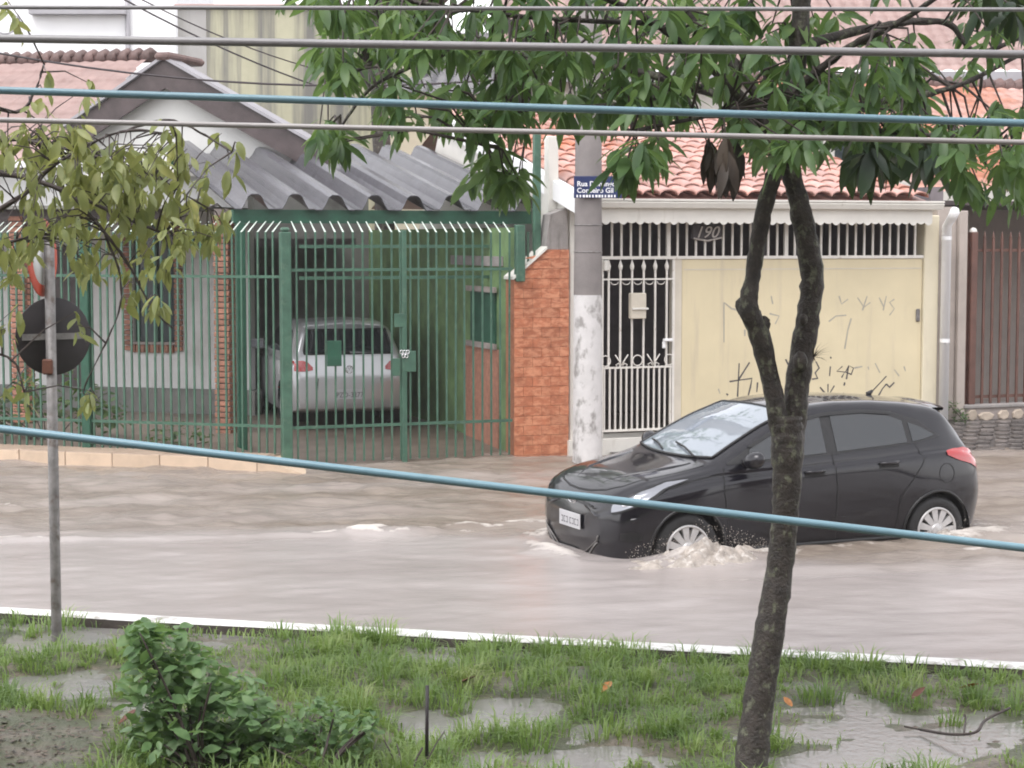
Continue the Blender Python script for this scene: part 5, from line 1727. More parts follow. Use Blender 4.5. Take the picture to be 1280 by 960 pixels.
def px_of(P):
    """project world points to photograph pixels (used only to rank leaves by size in view)"""
    rel = P - np.array([0, 0, HC])
    fw = rel[:, 1] * CP - rel[:, 2] * SP
    upv = rel[:, 1] * SP + rel[:, 2] * CP
    return 640 + FPX * rel[:, 0] / fw, 480 - FPX * upv / fw, fw


def leaves(parent, P, d, L, roll, mats, mid, tmpls, n_own=0, rest='crown', name='leaf'):
    """leaves given by origin, direction, length; the n_own largest in view become parts of their own"""
    d, y, z = basis(d, roll)
    N = len(P)
    own = np.zeros(N, bool)
    if n_own:
        x_, y_, D = px_of(P + d * L[:, None] * .5)
        vis = (x_ > 5) & (x_ < 1275) & (y_ > 5) & (y_ < 955)
        idx = np.argsort(np.where(vis, -L / D, 1))[:n_own]
        own[idx[vis[idx]]] = True
    tv = nrg.integers(0, len(tmpls), N)
    protos = {}
    for i in np.where(own)[0]:
        key = (tv[i], mid[i])
        if key not in protos:
            V, F = tmpls[tv[i]]
            protos[key] = np_mesh(name, V, F, mats[mid[i]], True)
        M = Matrix(((d[i][0] * L[i], y[i][0] * L[i], z[i][0] * L[i], P[i][0]), (d[i][1] * L[i], y[i][1] * L[i], z[i][1] * L[i], P[i][1]), (d[i][2] * L[i], y[i][2] * L[i], z[i][2] * L[i], P[i][2]), (0, 0, 0, 1)))
        o = bpy.data.objects.new(name, protos[key])
        COL.objects.link(o)
        o.parent = parent
        o.matrix_basis = M
    for m_i, mt in enumerate(mats):
        VV, FF, b = [], [], 0
        for k, (V, F) in enumerate(tmpls):
            sel = np.where((~own) & (tv == k) & (mid == m_i))[0]
            if not len(sel): continue
            Q = P[sel][:, None, :] + L[sel][:, None, None] * (V[None, :, 0:1] * d[sel][:, None, :] + V[None, :, 1:2] * y[sel][:, None, :] + V[None, :, 2:3] * z[sel][:, None, :])
            nV = len(V)
            VV.append(Q.reshape(-1, 3))
            FF.append((F[None] + (np.arange(len(sel)) * nV)[:, None, None] + b).reshape(-1, 4))
            b += len(sel) * nV
        if VV:
            o = mesh_obj(rest, np_mesh(rest, np.concatenate(VV), np.concatenate(FF), mt, True), None, parent)
            o['kind'] = 'stuff'


def bez(pts, n=10):
    """smooth path through points (Catmull-Rom)"""
    pts = [Vector(p) for p in pts]
    q = [pts[0] * 2 - pts[1]] + pts + [pts[-1] * 2 - pts[-2]]
    out = []
    for i in range(1, len(q) - 2):
        for t in np.linspace(0, 1, n, endpoint=False):
            a, b_, c, d = q[i - 1], q[i], q[i + 1], q[i + 2]
            out.append(.5 * ((2 * b_) + (c - a) * t + (2 * a - 5 * b_ + 4 * c - d) * t * t + (3 * b_ - a - 3 * c + d) * t ** 3))
    out.append(pts[-1])
    return out


def stem(path, n=10, rough=.06, sides=12, seed=1):
    """tapered bark tube from (px, py, D, radius in px) rows"""
    ctr = [at(a, b_, D) for a, b_, D, r in path]
    rad = [r * .93 * D / FPX for a, b_, D, r in path]
    c = bez(ctr, n)
    rr = np.interp(np.linspace(0, len(rad) - 1, len(c)), range(len(rad)), rad)
    rg = random.Random(seed)
    m_ = MB()
    m_.tube(c, [r * (1 + rg.uniform(-rough, rough)) for r in rr], sides)
    m_.v = [tuple(np.array(v) + np.array([rg.uniform(-1, 1) for _ in range(3)]) * .0035) for v in m_.v]
    return m_


# ------------------------------------------------------------------ main street tree
tb = onz(934, 992)
tree = empty('street_tree', (0, 0, 0), 0, 'forked dark-barked tree with drooping glossy green leaves on the grass verge', 'tree')
DT = 8.85
tree_parts = []
tk = stem([(930, 1012, 8.62, 30), (936, 985, 8.66, 24), (945, 900, 8.75, 21.5), (962, 790, 8.8, 20), (976, 700, DT, 18.5), (983, 620, DT, 18), (984, 560, DT, 22), (984, 520, DT, 20)], 10, .05, 14, 3)
tk.build('trunk', MT['bark'], tree)
stem([(984, 590, DT, 15), (974, 530, DT, 13.5), (962, 470, DT, 13.5), (948, 415, DT - .03, 14), (936, 385, DT - .05, 13.5), (941, 345, DT - .02, 10.5), (948, 300, DT, 10.5), (958, 250, DT, 11), (970, 205, DT, 11), (968, 150, DT + .05, 10), (930, 95, DT + .1, 8), (890, 50, DT + .2, 7), (850, 5, DT + .2, 6)], 6, .07, 12, 4).build('limb', MT['bark'], tree)
stem([(984, 590, DT + .05, 17), (992, 530, DT + .06, 16.5), (998, 470, DT + .06, 17), (1008, 410, DT + .06, 16), (1015, 350, DT + .06, 15.5), (1008, 300, DT + .06, 15), (998, 250, DT + .06, 14), (988, 205, DT + .07, 13.5), (988, 130, DT + .08, 13), (998, 60, DT + .1, 13), (1003, -20, DT + .1, 12), (1010, -160, DT + .1, 9)], 7, .07, 12, 5).build('limb', MT['bark'], tree)
# knots on the left limb, cut stub
for px, py, r in ((928, 383, 9), (955, 405, 8), (1004, 400, 6), (1000, 452, 10), (985, 562, 12)):
    q = at(px, py, DT - .03)
    Pk = []
    for i in range(7):
        th = math.pi * i / 6
        Pk.append([q + Vector((math.sin(th) * math.cos(p_), math.sin(th) * math.sin(p_), math.cos(th) * 1.3)) * (r * DT / FPX) * rng.uniform(.9, 1.1) for p_ in np.linspace(0, 6.283, 9)])
    MB().grid(Pk).build('knot', MT['bark'], tree)
limbs = [
    [(985, 190, 8.9, 9), (900, 95, 8.7, 7), (820, 30, 8.5, 5), (740, -10, 8.4, 4)],
    [(960, 140, 8.9, 7), (820, 95, 9.2, 5.5), (660, 70, 9.3, 4.5), (520, 62, 9.2, 3.5), (430, 95, 9.1, 2.5)],
    [(985, 120, 8.95, 7), (1060, 60, 8.7, 5), (1120, 30, 8.5, 4), (1180, -10, 8.4, 3)],
    [(990, 60, 9.0, 8), (1090, 35, 9.2, 5.5), (1180, 28, 9.3, 4.5), (1220, 65, 9.3, 3.5), (1280, 45, 9.3, 3)],
    [(1005, 170, 9.0, 6), (1090, 130, 9.3, 4.5), (1190, 110, 9.5, 3.5), (1290, 60, 9.6, 3)],
    [(1000, -10, 9.0, 8), (860, -90, 9.0, 6), (650, -120, 9.1, 5), (450, -80, 9.0, 3.5)],
    [(1003, -20, 9.0, 7), (1130, -110, 9.0, 5), (1290, -140, 9.1, 4)],
    [(930, 95, 9.0, 5), (780, 130, 8.6, 4), (640, 140, 8.5, 3), (600, 180, 8.5, 2)],
    [(560, 66, 9.2, 3), (470, 105, 9.2, 2.5), (425, 160, 9.2, 2)],
    [(1010, 150, 9.0, 5), (1110, 165, 8.7, 3.5), (1230, 175, 8.6, 2.5), (1300, 200, 8.6, 2)],
    [(995, 0, 9.0, 6), (1000, -150, 10.0, 5), (980, -260, 10.6, 3)],
    [(960, 120, 8.9, 5), (900, 140, 8.4, 3.5), (790, 165, 8.3, 2.5)],
    [(820, 30, 8.5, 4), (650, 20, 8.5, 3), (500, 0, 8.6, 2.5), (410, -10, 8.6, 2)]]
limb_pts = []
for k, lp in enumerate(limbs):
    stem(lp, 8, .08, 7, 20 + k).build('branch', MT['bark'], tree)
    limb_pts += bez([at(a, b_, D) for a, b_, D, r in lp], 8)
limb_arr = np.array([tuple(p) for p in limb_pts])

DENS = 1.0
regions = [  # px0, px1, py0, py1, whorls, size, material
    (560, 860, -5, 60, 46, 1.0, 0), (560, 860, 60, 118, 40, 1.0, 0), (700, 860, 110, 140, 12, 1.0, 0), (540, 720, 112, 146, 16, 1.0, 0), (885, 1150, 15, 90, 30, 1.0, 0), (905, 1150, 85, 150, 40, 1.05, 0),
    (900, 1160, 140, 170, 24, 1.05, 0), (1050, 1170, 168, 188, 9, 1.35, 1), (398, 545, -20, 22, 20, 1.0, 0), (398, 470, 40, 92, 12, .95, 0), (470, 560, 10, 60, 14, .95, 0), (470, 570, 110, 150, 7, .9, 0),
    (398, 455, 150, 180, 8, .95, 0), (572, 655, 172, 222, 10, .95, 0), (625, 660, 205, 235, 3, .9, 0), (758, 828, 172, 200, 8, 1.05, 0), (872, 920, 165, 185, 6, 1.15, 2), (1190, 1290, 160, 235, 24, 1.0, 0), (1180, 1300, 125, 160, 8, .95, 0),
    (1215, 1300, -30, 14, 8, 1.3, 1), (1150, 1290, 10, 100, 5, .85, 0), (480, 545, 60, 110, 2, .9, 0), (860, 940, 0, 70, 10, 1.0, 0), (930, 1010, 150, 190, 7, 1.0, 0),
    (380, 1420, -190, -20, 110, 1.05, 0), (420, 1350, -320, -190, 60, 1.05, 0)]
P, d, L, md = [], [], [], []
twigs = MB()
for x0, x1, y0, y1, cnt, sz, mi in regions:
    for _ in range(int(cnt * DENS)):
        px, py = rng.uniform(x0, x1), rng.uniform(y0, y1)
        D = rng.uniform(8.0, 10.2)
        c = np.array(at(px, py, D))
        # a twig from the nearest branch
        j = np.argmin(np.linalg.norm(limb_arr - c, axis=1) + (limb_arr[:, 2] < c[2] - .3) * .3)
        q = limb_arr[j]
        if np.linalg.norm(q - c) < 1.6:
            mid_ = (q + c) / 2 + np.array([rng.uniform(-.05, .05), rng.uniform(-.05, .05), .06])
            twigs.tube([q, mid_, c], [.008, .006, .0035], 4, False)
        nl = rng.randint(8, 14)
        a0 = rng.uniform(0, 6.28)
        for k in range(nl):
            a = a0 + k * 2.4 + rng.uniform(-.3, .3)
            el = rng.uniform(-1.25, -.15) if mi != 2 else rng.uniform(-1.5, -1.0)
            dd = np.array([math.cos(a) * math.cos(el), math.sin(a) * math.cos(el), math.sin(el)])
            P.append(c + np.array([0, 0, rng.uniform(-.05, .05)]) + dd * .02); d.append(dd)
            L.append(sz * rng.uniform(.085, .175)); md.append(mi)
MT['leaf_dark'] = leaf_mat('leaf_dark', [(.3, (.016, .034, .022)), (.7, (.035, .065, .034))], 4.0, .2)
tm = [leaf_template(.30, .10), leaf_template(.34, .22), leaf_template(.27, .30, .3)]
P, d, L, md = map(np.array, (P, d, L, md))
leaves(tree, P, d, L, nrg.uniform(-.6, .6, len(P)), [MT['leaf'], MT['leaf_dark'], MT['leaf_dead']], md, tm, 300)
tw_o = twigs.build('twigs', MT['twig'], tree); tw_o['kind'] = 'stuff'
# small spiky air plant on the right limb
ap = empty('air_plant', at(1017, 446, DT - .05), 0, 'small spiky air plant growing on the right limb of the forked tree', 'plant')
sp_m = MB().add([(0, -.004, 0), (0, .004, 0), (.05, .003, .012), (.05, -.003, .012), (.10, 0, .01)], [(0, 3, 2, 1), (3, 4, 2)]).mesh('leaf', MT['leaf_dead'])
for k in range(22):
    inst('leaf', sp_m, ap, (0, 0, 0), (rng.uniform(-.3, .3), rng.uniform(-.9, .7), rng.uniform(-1.9, 1.6)), (rng.uniform(.6, 1.1),) * 3)

# ------------------------------------------------------------------ tall tree added behind the carport so its branches darken the windscreen reflection
ft = empty('reflection_tree', (-2.2, 30.5, 0), 0, 'tall open-crowned tree added behind the carport to put dark streaks in the windscreen reflection', 'tree')
MB().tube(bez([(0, 0, -.1), (.1, 0, 3), (0, .1, 5.5), (.2, 0, 7.5)], 6), list(np.linspace(.2, .10, 19)), 10).build('trunk', MT['bark'], ft)
P, d, L = [], [], []
rg_ = random.Random(91)
for k in range(16):
    az = rg_.uniform(0, 6.28); r_ = rg_.uniform(1.5, 3.6)
    e = Vector((r_ * math.cos(az), r_ * .7 * math.sin(az), rg_.uniform(7.2, 10.8)))
    st_ = Vector((.1, 0, rg_.uniform(5.6, 7.4)))
    pth = bez([st_, st_.lerp(e, .5) + Vector((0, 0, -.3)), e], 6)
    MB().tube(pth, list(np.linspace(.07, .02, len(pth))), 6).build('branch', MT['bark'], ft)
    for q in pth[4:]:
        for _ in range(2):
            c0 = q + Vector((rg_.gauss(0, .35), rg_.gauss(0, .35), rg_.gauss(0, .3)))
            for _ in range(7):
                a, el = rg_.uniform(0, 6.28), rg_.uniform(-1.3, .2)
                P.append(tuple(c0)); d.append((math.cos(a) * math.cos(el), math.sin(a) * math.cos(el), math.sin(el))); L.append(rg_.uniform(.16, .30))
P, d, L = map(np.array, (P, d, L))
leaves(ft, P, d, L, nrg.uniform(-.6, .6, len(P)), [MT['leaf']], np.zeros(len(P), int), tm, 0)

# ------------------------------------------------------------------ yellow-green tree leaning in from the left
lt = empty('leaning_tree', (0, 0, 0), 0, 'sparse yellow-green tree whose twigs hang in front of the road sign', 'tree')
base = at(-330, 480, 9.4); base.z = -.05
pth = [base, Vector((base.x + .02, 9.4, 1.2)), Vector((base.x + .10, 9.4, 2.3)), Vector((base.x + .35, 9.35, 3.3)), Vector((base.x + .5, 9.3, 4.3))]
MB().tube(bez(pth, 8), list(np.interp(np.linspace(0, 1, 33), [0, 1], [.13, .06])), 12).build('trunk', MT['bark2'], lt)
lb_ = [[(-200, 330, 9.35, 9), (-60, 225, 9.3, 6), (10, 218, 9.2, 4), (90, 242, 9.1, 3.2), (150, 270, 9.0, 2.4), (205, 292, 9.0, 1.6)],
       [(-200, 330, 9.35, 9), (-80, 300, 9.2, 5), (20, 250, 9.1, 3.5), (70, 205, 9.0, 2.5), (150, 165, 9.0, 2), (220, 168, 8.9, 1.4)],
       [(-180, 250, 9.35, 8), (-60, 190, 9.4, 4), (20, 175, 9.4, 2.5), (100, 190, 9.3, 1.8), (180, 215, 9.2, 1.4), (260, 260, 9.2, 1)],
       [(90, 242, 9.1, 2.6), (130, 290, 9.0, 2), (160, 330, 9.0, 1.6), (190, 385, 9.0, 1.2), (215, 410, 9.0, .8)],
       [(-200, 400, 9.3, 6), (-60, 330, 9.2, 3.4), (20, 300, 9.2, 2.4), (80, 290, 9.1, 1.6)],
       [(-200, 200, 9.3, 7), (-60, 130, 9.2, 4), (20, 140, 9.1, 2.4), (45, 110, 9.1, 1.6), (55, 80, 9.1, 1)],
       [(150, 165, 9.0, 1.6), (205, 150, 9.0, 1.3), (240, 160, 9.0, 1.2), (290, 190, 8.9, .9)],
       [(-180, 460, 9.2, 4), (-40, 440, 9.2, 2.2), (15, 450, 9.2, 1.6), (30, 490, 9.2, 1)],
       [(130, 290, 9.0, 1.5), (150, 345, 9.0, 1.2), (145, 400, 9.0, 1.0), (105, 485, 9.0, .8), (118, 492, 9.0, .6)]]
lpts = []
for k, lp in enumerate(lb_):
    stem(lp, 6, .06, 6, 50 + k).build('branch', MT['twig'], lt)
    lpts += bez([at(a, b_, D) for a, b_, D, r in lp], 6)
larr = np.array([tuple(p) for p in lpts])
P, d, L, md = [], [], [], []
twigs = MB()
for x0, x1, y0, y1, cnt, sz in ((20, 120, 85, 150, 10, .9), (0, 110, 155, 215, 46, 1), (90, 200, 180, 245, 60, 1), (20, 180, 215, 290, 66, 1), (140, 270, 180, 290, 48, 1), (0, 48, 285, 335, 16, .95), (84, 130, 285, 335, 12, .95), (225, 300, 160, 205, 8, 1), (255, 285, 262, 300, 8, .95), (175, 250, 270, 330, 14, .9),
                                (140, 200, 320, 385, 12, .9), (0, 22, 330, 420, 7, .9), (0, 45, 455, 500, 7, .8), (92, 105, 380, 410, 2, .9), (190, 215, 370, 410, 3, .9), (108, 122, 482, 494, 2, .9), (200, 235, 150, 160, 2, .8), (0, 30, -10, 20, 4, .9), (-220, 0, 80, 420, 120, 1)):
    for _ in range(max(2, int(cnt * .80))):
        c = np.array(at(rng.uniform(x0, x1), rng.uniform(y0, y1), rng.uniform(8.6, 10.0)))
        q = larr[np.argmin(np.linalg.norm(larr - c, axis=1))]
        if np.linalg.norm(q - c) < .9:
            twigs.tube([q, (q + c) / 2 + np.array([0, 0, .03]), c], [.005, .0035, .002], 4, False)
        for k in range(rng.randint(3, 5)):
            a, el = rng.uniform(0, 6.28), rng.uniform(-1.45, -.35)
            dd = np.array([math.cos(a) * math.cos(el), math.sin(a) * math.cos(el), math.sin(el)])
            P.append(c + dd * .015 + np.array([rng.uniform(-.02, .02), 0, rng.uniform(-.05, .03)])); d.append(dd); L.append(sz * rng.uniform(.065, .125)); md.append(0)
P, d, L, md = map(np.array, (P, d, L, md))
tm2 = [leaf_template(.42, .12, .25), leaf_template(.34, .2, .3), leaf_template(.45, .28, .4)]
leaves(lt, P, d, L, nrg.uniform(-1.0, 1.0, len(P)), [MT['leaf_yellow']], md, tm2, 300)
tw_o = twigs.build('twigs', MT['twig'], lt); tw_o['kind'] = 'stuff'

# ------------------------------------------------------------------ leafy bush and low weeds on the verge
def shrub(name, label, centres, count, lsize, mt, base_px, stems, seed, n_own=120, tmpl=None, up=0.2, D0=9.3, dd_=.35):
    rg = random.Random(seed)
    b0 = onz(*base_px) if not isinstance(base_px, Vector) else base_px
    root = empty(name, (b0.x, b0.y, 0), 0, label, 'shrub')
    P, d, L = [], [], []
    for k in range(stems):
        cx, cy, r = rg.choice(centres)
        e = at(cx + rg.uniform(-r, r) * .6, cy + rg.uniform(-r, r) * .5, D0 + rg.uniform(-dd_, dd_)) - root.location
        MB().tube(bez([(rg.uniform(-.06, .06), rg.uniform(-.05, .05), -.03), (e.x * .4, e.y * .4, e.z * .5), tuple(e)], 4), [.009] * 4 + [.006] * 4 + [.003], 5).build('stem', MT['twig'], root)
    wsum = sum(c[2] ** 2 for c in centres)
    for cx, cy, r in centres:
        for _ in range(int(count * r * r / wsum)):
            a, q = rg.uniform(0, 6.28), math.sqrt(rg.random())
            q3 = q * (.75 + .25 * rg.random())
            p_ = at(cx + r * q3 * math.cos(a), cy + r * q3 * math.sin(a), D0 + rg.uniform(-1, 1) * dd_ * math.sqrt(max(.05, 1 - q * q)))
            az, el = rg.uniform(0, 6.28), rg.uniform(-.9, .5) + up
            P.append(tuple(p_ - root.location)); d.append((math.cos(az) * math.cos(el), math.sin(az) * math.cos(el), math.sin(el))); L.append(lsize * rg.uniform(.6, 1.2))
    P, d, L = map(np.array, (P, d, L))
    # leaves are placed in the shrub's own space; ranking needs world space only roughly
    leaves(root, P, d, L, nrg.uniform(-.7, .7, len(P)), [mt], np.zeros(len(P), int), tmpl or [leaf_template(.62, .12, .2), leaf_template(.55, .2, .25)], 0, 'foliage')
    return root


def shrub_own(root, n, mt, centres, lsize, D0, dd_, tmpl, seed):
    """front leaves as separate parts"""
    rg = random.Random(seed)
    V, F = tmpl
    me = np_mesh('leaf', V, F, mt, True)
    for _ in range(n):
        cx, cy, r = rg.choice(centres)
        a, q = rg.uniform(0, 6.28), math.sqrt(rg.random())
        p_ = at(cx + r * q * .95 * math.cos(a), cy + r * q * .95 * math.sin(a), D0 - dd_ * rg.uniform(.4, 1.0) * math.sqrt(max(.05, 1 - q * q))) - root.location
        s_ = lsize * rg.uniform(.8, 1.35)
        inst('leaf', me, root, p_, (rg.uniform(-.7, .7), rg.uniform(-.3, .9), rg.uniform(0, 6.28)), (s_, s_, s_))


bc = [(205, 812, 40), (176, 788, 14), (190, 860, 45), (320, 905, 35), (240, 850, 52), (225, 905, 62), (290, 885, 50), (300, 935, 45), (250, 945, 55), (195, 930, 38), (178, 800, 22), (275, 950, 50)]
bsh = shrub('leafy_bush', 'rounded broad-leaved green bush growing on the wet verge', bc, 1500, .080, MT['leaf_bush'], (245, 968), 22, 81, D0=9.05, dd_=.32)
shrub_own(bsh, 230, MT['leaf_bush'], bc, .085, 9.05, .34, leaf_template(.62, .14, .2), 82)
wc = [(360, 915, 30), (400, 900, 34), (440, 920, 34), (390, 945, 36), (460, 905, 18), (340, 945, 25)]
wsh = shrub('straggly_weed', 'low straggly dark green weed beside the leafy bush', wc, 560, .058, MT['leaf_bush'], (400, 975), 14, 83, D0=9.0, dd_=.25)
shrub_own(wsh, 90, MT['leaf_bush'], wc, .05, 9.0, .25, leaf_template(.5, .2, .3), 84)
gp = FL.w(FL.u(60, .7, 500), .7)
gc = [(20, 520, 30), (60, 500, 26), (110, 510, 34), (140, 520, 22), (30, 480, 18), (85, 470, 14), (-40, 500, 40)]
shrub('garden_shrub', 'low leafy shrub in the yard behind the green railing', gc, 420, .12, MT['leaf_far'], Vector((gp.x, gp.y, .1)), 12, 85, D0=gp.y + .1, dd_=.3)
gc = [(215, 540, 20), (250, 548, 18), (190, 550, 16)]
gp = FL.w(FL.u(220, .6, 540), .6)
shrub('creeping_plant', 'sparse creeping plant at the foot of the green railing', gc, 120, .08, MT['leaf_far'], Vector((gp.x, gp.y, .1)), 6, 86, D0=gp.y, dd_=.2)
gp = FS.w(uR0 + .15, -.15)
wdd = [(1198, 520, 13), (1204, 532, 12), (1192, 508, 9), (1200, 545, 10)]
shrub('kerbside_weed', 'scraggly grey-green weed at the foot of the white downpipe', wdd, 150, .055, MT['leaf_far'], Vector((gp.x, gp.y, .1)), 7, 87, D0=gp.y, dd_=.12)

# ------------------------------------------------------------------ litter on the verge
def fallen(px, py, size, mt, rz, label):
    q = onz(px, py, .05)
    V, F = leaf_template(.55, -.25, .5)
    o = mesh_obj('fallen_leaf', np_mesh('fallen_leaf', V * size, F, MT[mt], True))
    zz = float(island_h(np.array([q.x]), np.array([q.y]))[0])
    o.location = (q.x, q.y, max(zz, 0) + .045)
    o.rotation_euler = (rng.uniform(-.4, .4), rng.uniform(-.5, -.1), rz)
    tag(o, label, 'leaf', 'dead leaves fallen on the grass')


fallen(752, 872, .11, 'leaf_fallen', 1.0, 'large curled orange dead leaf on the grass in front of the black car')
fallen(1140, 876, .10, 'leaf_fallen_dark', .4, 'curled dark red-brown dead leaf beside a puddle')
fallen(1199, 866, .11, 'leaf_fallen', -.4, 'orange-brown dead leaf on grass near the dry twig')
fallen(990, 884, .07, 'leaf_fallen', 2.2, 'small orange dead leaf right of the forked tree trunk')
fallen(575, 856, .10, 'leaf_fallen_dark', .2, 'brown dead leaf lying flat near the thin dark rod')
fallen(148, 908, .13, 'leaf_fallen_dark', .1, 'long reddish dead leaf beside the leafy bush')
def twig_thing(name, label, cat, paths, r):
    o = empty(name, (0, 0, 0), 0, label, cat)
    for k, pth_ in enumerate(paths):
        MB().tube(bez([onz(a, b_, z_) for a, b_, z_ in pth_], 5), r * (1 if k == 0 else .6), 6).build('shoot', MT['twig'], o)
twig_thing('fallen_twig', 'bare dark forked twig lying across the puddle', 'twig', [[(1150, 912, .02), (1190, 918, .05), (1220, 915, .08), (1232, 900, .10), (1262, 885, .12)], [(1205, 918, .05), (1207, 900, .08), (1206, 893, .1)], [(1130, 908, .03), (1150, 912, .02)]], .008)
twig_thing('bare_twig', 'thin bare twig shoots standing beside the dark rod', 'twig', [[(512, 975, 0), (520, 950, .08), (528, 935, .12)], [(515, 970, 0), (528, 960, .06), (545, 930, .14), (555, 915, .16)], [(505, 975, 0), (500, 945, .12), (496, 930, .15)], [(490, 975, 0), (492, 950, .08), (480, 925, .15)]], .006)
rb = onz(533, 968)
rod = empty('metal_rod', (rb.x, rb.y, -.05), 0, 'thin dark rod stuck upright in the verge beside bare twigs', 'rod')
MB().tube([(0, 0, 0), (.006, 0, at(535, 857, rb.y).z + .05)], .009, 8).build('shaft', MT['sign_back'], rod)
twig_thing('leaning_stick', 'pale dry stick leaning over the low weed', 'stick', [[(345, 968, .05), (365, 935, .10), (390, 905, .16), (415, 888, .2)], [(345, 965, .05), (395, 930, .13)]], .006)

# ------------------------------------------------------------------ bits of dead leaf and straw on the bare soil and among the grass
def litter():
    N = 2600
    x = nrg.uniform(-4.4, 4.4, N); y = nrg.uniform(8.0, 12.6, N)
    k = N // 2
    x[:k] = SOIL[0] + nrg.normal(0, .5, k); y[:k] = SOIL[1] + nrg.normal(0, .45, k)
    ok = (y < kerb_y(x) - .15) & (island_h(x, y) > .0)
    x, y = x[ok], y[ok]; N = len(x)
    z = island_h(x, y) + .006
    a = nrg.uniform(0, 6.28, N); l = nrg.uniform(.006, .026, N); w = l * nrg.uniform(.15, .6, N)
    dx, dy = np.cos(a), np.sin(a)
    t1, t2 = nrg.uniform(-.3, .5, N) * l, nrg.uniform(-.3, .3, N) * w
    V = np.stack([np.stack([x - dx * l - dy * w * .3, y - dy * l + dx * w * .3, z], 1), np.stack([x + dy * w, y - dx * w, z + t2], 1), np.stack([x + dx * l, y + dy * l, z + np.abs(t1)], 1), np.stack([x - dy * w, y + dx * w, z - t2 * .3 + .004], 1)], 1).reshape(-1, 3)
    F = np.arange(N * 4).reshape(-1, 4)
    o = mesh_obj('leaf_litter', np_mesh('leaf_litter', V, F, MT['litter']))
    tag(o, 'scraps of brown dead leaf and straw over the wet soil', 'leaf litter', kind='stuff')


litter()

# ------------------------------------------------------------------ road sign seen from behind
sb = onz(71, 803)
sg_ = empty('road_sign', (sb.x, sb.y, -.05), 0, 'round road sign seen from behind, dark back plate on a galvanised pole', 'sign')
ztop = at(62, 285, sb.y).z
MB().lathe([(.034, 0), (.034, ztop), (.001, ztop + .01)], 14).build('pole', MT['galv'], sg_)
cz = at(64, 421, sb.y).z + .05
Md = Matrix.Translation((.004, .05, cz)) @ Matrix.Rotation(R(34), 4, 'Z') @ Matrix.Rotation(R(90), 4, 'X')
MB().lathe([(.001, .002), (.247, .002), (.25, .0), (.25, -.003), (.001, -.003)], 48, Md).build('disc', MT['sign_back'], sg_)
Mb = Matrix.Translation((.004, .032, cz)) @ Matrix.Rotation(R(34), 4, 'Z')
MB().box(-.20, .20, -.006, .006, -.02, .02, Mb).build('bracket', MT['galv'], sg_)
MB().bbox(-.05, .02, -.05, -.03, cz - .24, cz - .14, .01).build('clamp', MT['rust'], sg_)
s2 = empty('parking_sign', (sb.x, sb.y, at(65, 322, sb.y).z), 0, 'round white sign with red rim seen edge-on above the dark disc', 'sign')
Mf = Matrix.Rotation(R(83), 4, 'Z') @ Matrix.Translation((0, .045, 0)) @ Matrix.Rotation(R(90), 4, 'X')
MB().lathe([(.175, .004), (.245, .004), (.25, .0), (.245, -.003), (.001, -.003)], 40, Mf).build('red_rim', MT['red_paint'], s2)
MB().lathe([(.001, .005), (.175, .005), (.175, .001)], 40, Mf).build('white_face', MT['sign_white'], s2)

# ------------------------------------------------------------------ overhead cables between the camera and the trees
def cable(name, label, p0, p1, D, rpx, mt, sag=.0, x0=-14, x1=14):
    a, b_ = at(*p0, D), at(*p1, D)
    pts = []
    for t in np.linspace(0, 1, 40):
        x = x0 + (x1 - x0) * t
        f = (x - a.x) / (b_.x - a.x)
        pts.append((x, D + .0, a.z + (b_.z - a.z) * f - sag * (1 - ((x - (a.x + b_.x) / 2) / 14) ** 2) + sag))
    o = MB().tube(pts, rpx * D / FPX, 10).build(name, MT[mt])
    tag(o, label, 'cable', 'overhead cables crossing the street view')


cable('overhead_cable', 'thin grey overhead cable, topmost of all', (0, 9), (1280, 12), 5.2, 2.6, 'cable_grey')
cable('overhead_cable', 'thick grey overhead cable just below the topmost one', (0, 48), (1280, 68), 5.0, 5.2, 'cable_grey')
cable('overhead_cable', 'blue overhead cable running above the pale one, over the carport roof', (0, 113), (1280, 154), 5.1, 4.8, 'cable_blue')
cable('overhead_cable', 'pale grey overhead cable just under the upper blue one', (0, 150), (1280, 178), 5.3, 3.5, 'cable_pale')
cable('overhead_cable', 'low blue cable sloping down across the flooded road and the car', (0, 536), (1280, 685), 4.9, 5.2, 'cable_blue')
def drop(label, p0, p1, D0, D1, r):
    a, b_ = at(*p0, D0), at(*p1, D1)
    pts = [a.lerp(b_, t) - Vector((0, 0, .25 * (1 - (2 * t - 1) ** 2))) for t in np.linspace(0, 1, 16)]
    tag(MB().tube(pts, r, 6).build('service_wire', MT['cable_black']), label, 'wire', 'thin house wires in front of the stained wall')
drop('thin black wire with ties running below the thick grey cable', (-60, 55), (760, 84), 16, 16.5, .010)
drop('thin black house wire slanting down across the mould-streaked wall', (120, -20), (560, 150), 24, 30, .012)
drop('thin black house wire higher on the mould-streaked wall', (150, -15), (520, 110), 26, 31, .010)

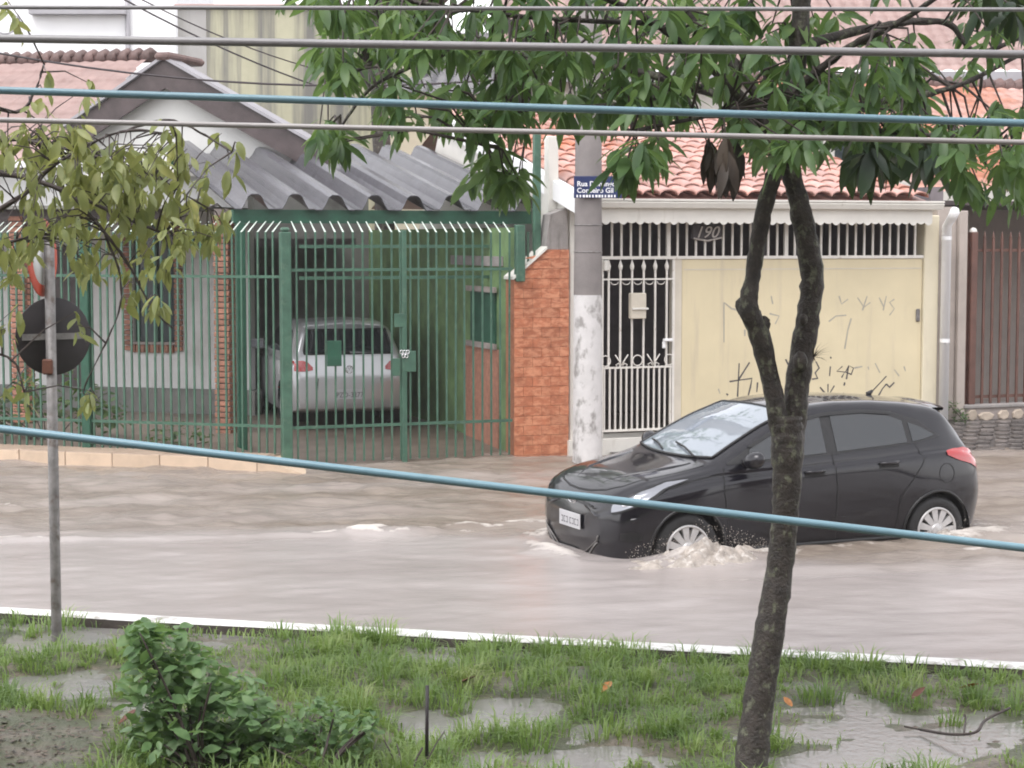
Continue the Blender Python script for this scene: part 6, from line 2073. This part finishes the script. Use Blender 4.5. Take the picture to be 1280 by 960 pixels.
# ------------------------------------------------------------------ spray at the wheels
def splash(name, label, cx, cy, rx, ry, hh, seed, ndrop):
    """frothy heap of water: finely displaced mound plus thrown drops"""
    n = 110
    us = np.linspace(-1, 1, n)
    A, B = np.meshgrid(us, us, indexing='ij')
    X, Y = cx + A * rx * 1.7, cy + B * ry * 1.7
    r2 = (A * 1.7) ** 2 + (B * 1.7) ** 2
    env = np.exp(-r2 * 1.2)
    nz = .50 + 1.1 * vnoise(X * 5, Y * 7, seed) + .70 * vnoise(X * 11, Y * 15, seed + 1) + .28 * vnoise(X * 26, Y * 34, seed + 2)
    Z = hh * env * np.clip(nz, 0, 2) - .035 * (1 - env) - .004
    pts = np.stack([X, Y, Z], -1)
    W = np.array([list(car_w(x, y, z)) for x, y, z in pts.reshape(-1, 3)])
    I = (np.arange(n - 1)[:, None] * n + np.arange(n - 1)[None, :]).ravel()
    F = np.stack([I, I + n, I + n + 1, I + 1], 1)
    o = mesh_obj(name, np_mesh(name, W, F, MT['splash'], True))
    tag(o, label, 'splash', kind='stuff')
    rg = random.Random(seed)
    m_ = MB()
    for _ in range(ndrop):
        a, q = rg.uniform(0, 6.28), rg.random() ** .6
        p_ = car_w(cx + rx * 1.25 * q * math.cos(a), cy + ry * 1.2 * q * math.sin(a) - .05, hh * rg.uniform(.3, 1.25) * (1.15 - q * .8) + .02)
        r = rg.choice((.0015, .002, .0025, .004))
        vs = [p_ + Vector(v) * r for v in ((1, 0, 0), (-1, 0, 0), (0, 1, 0), (0, -1, 0), (0, 0, 1.3), (0, 0, -1.3))]
        m_.add(vs, [(0, 2, 4), (2, 1, 4), (1, 3, 4), (3, 0, 4), (2, 0, 5), (1, 2, 5), (3, 1, 5), (0, 3, 5)], True)
    d_ = m_.build('spray', MT['splash'])
    tag(d_, 'drops of muddy water thrown up ' + label.split(' ', 3)[-1], 'spray', kind='stuff')


splash('splash', 'frothy muddy splash at the front wheel of the black car', .76, -1.10, .56, .25, .25, 201, 900)
splash('splash', 'low muddy wash behind the front wheel of the black car', 1.25, -1.0, .35, .15, .12, 211, 90)
splash('splash', 'frothy muddy splash at the rear wheel of the black car', 3.40, -.98, .36, .18, .15, 221, 140)

# ------------------------------------------------------------------ rain haze
hz_ = MB().box(-81, 81, -61, 101, -1.4, 13.0).build('haze', None)
hm = bpy.data.materials.new('haze')
hm.use_nodes = True
hm.node_tree.nodes.clear()
ho = hm.node_tree.nodes.new('ShaderNodeOutputMaterial')
hv = hm.node_tree.nodes.new('ShaderNodeVolumePrincipled')
hv.inputs['Color'].default_value = (.96, .94, .96, 1)
hv.inputs['Density'].default_value = .0009
hm.node_tree.links.new(hv.outputs[0], ho.inputs['Volume'])
hz_.data.materials.append(hm)
tag(hz_, 'thin grey rain haze filling the street', None, kind='stuff')
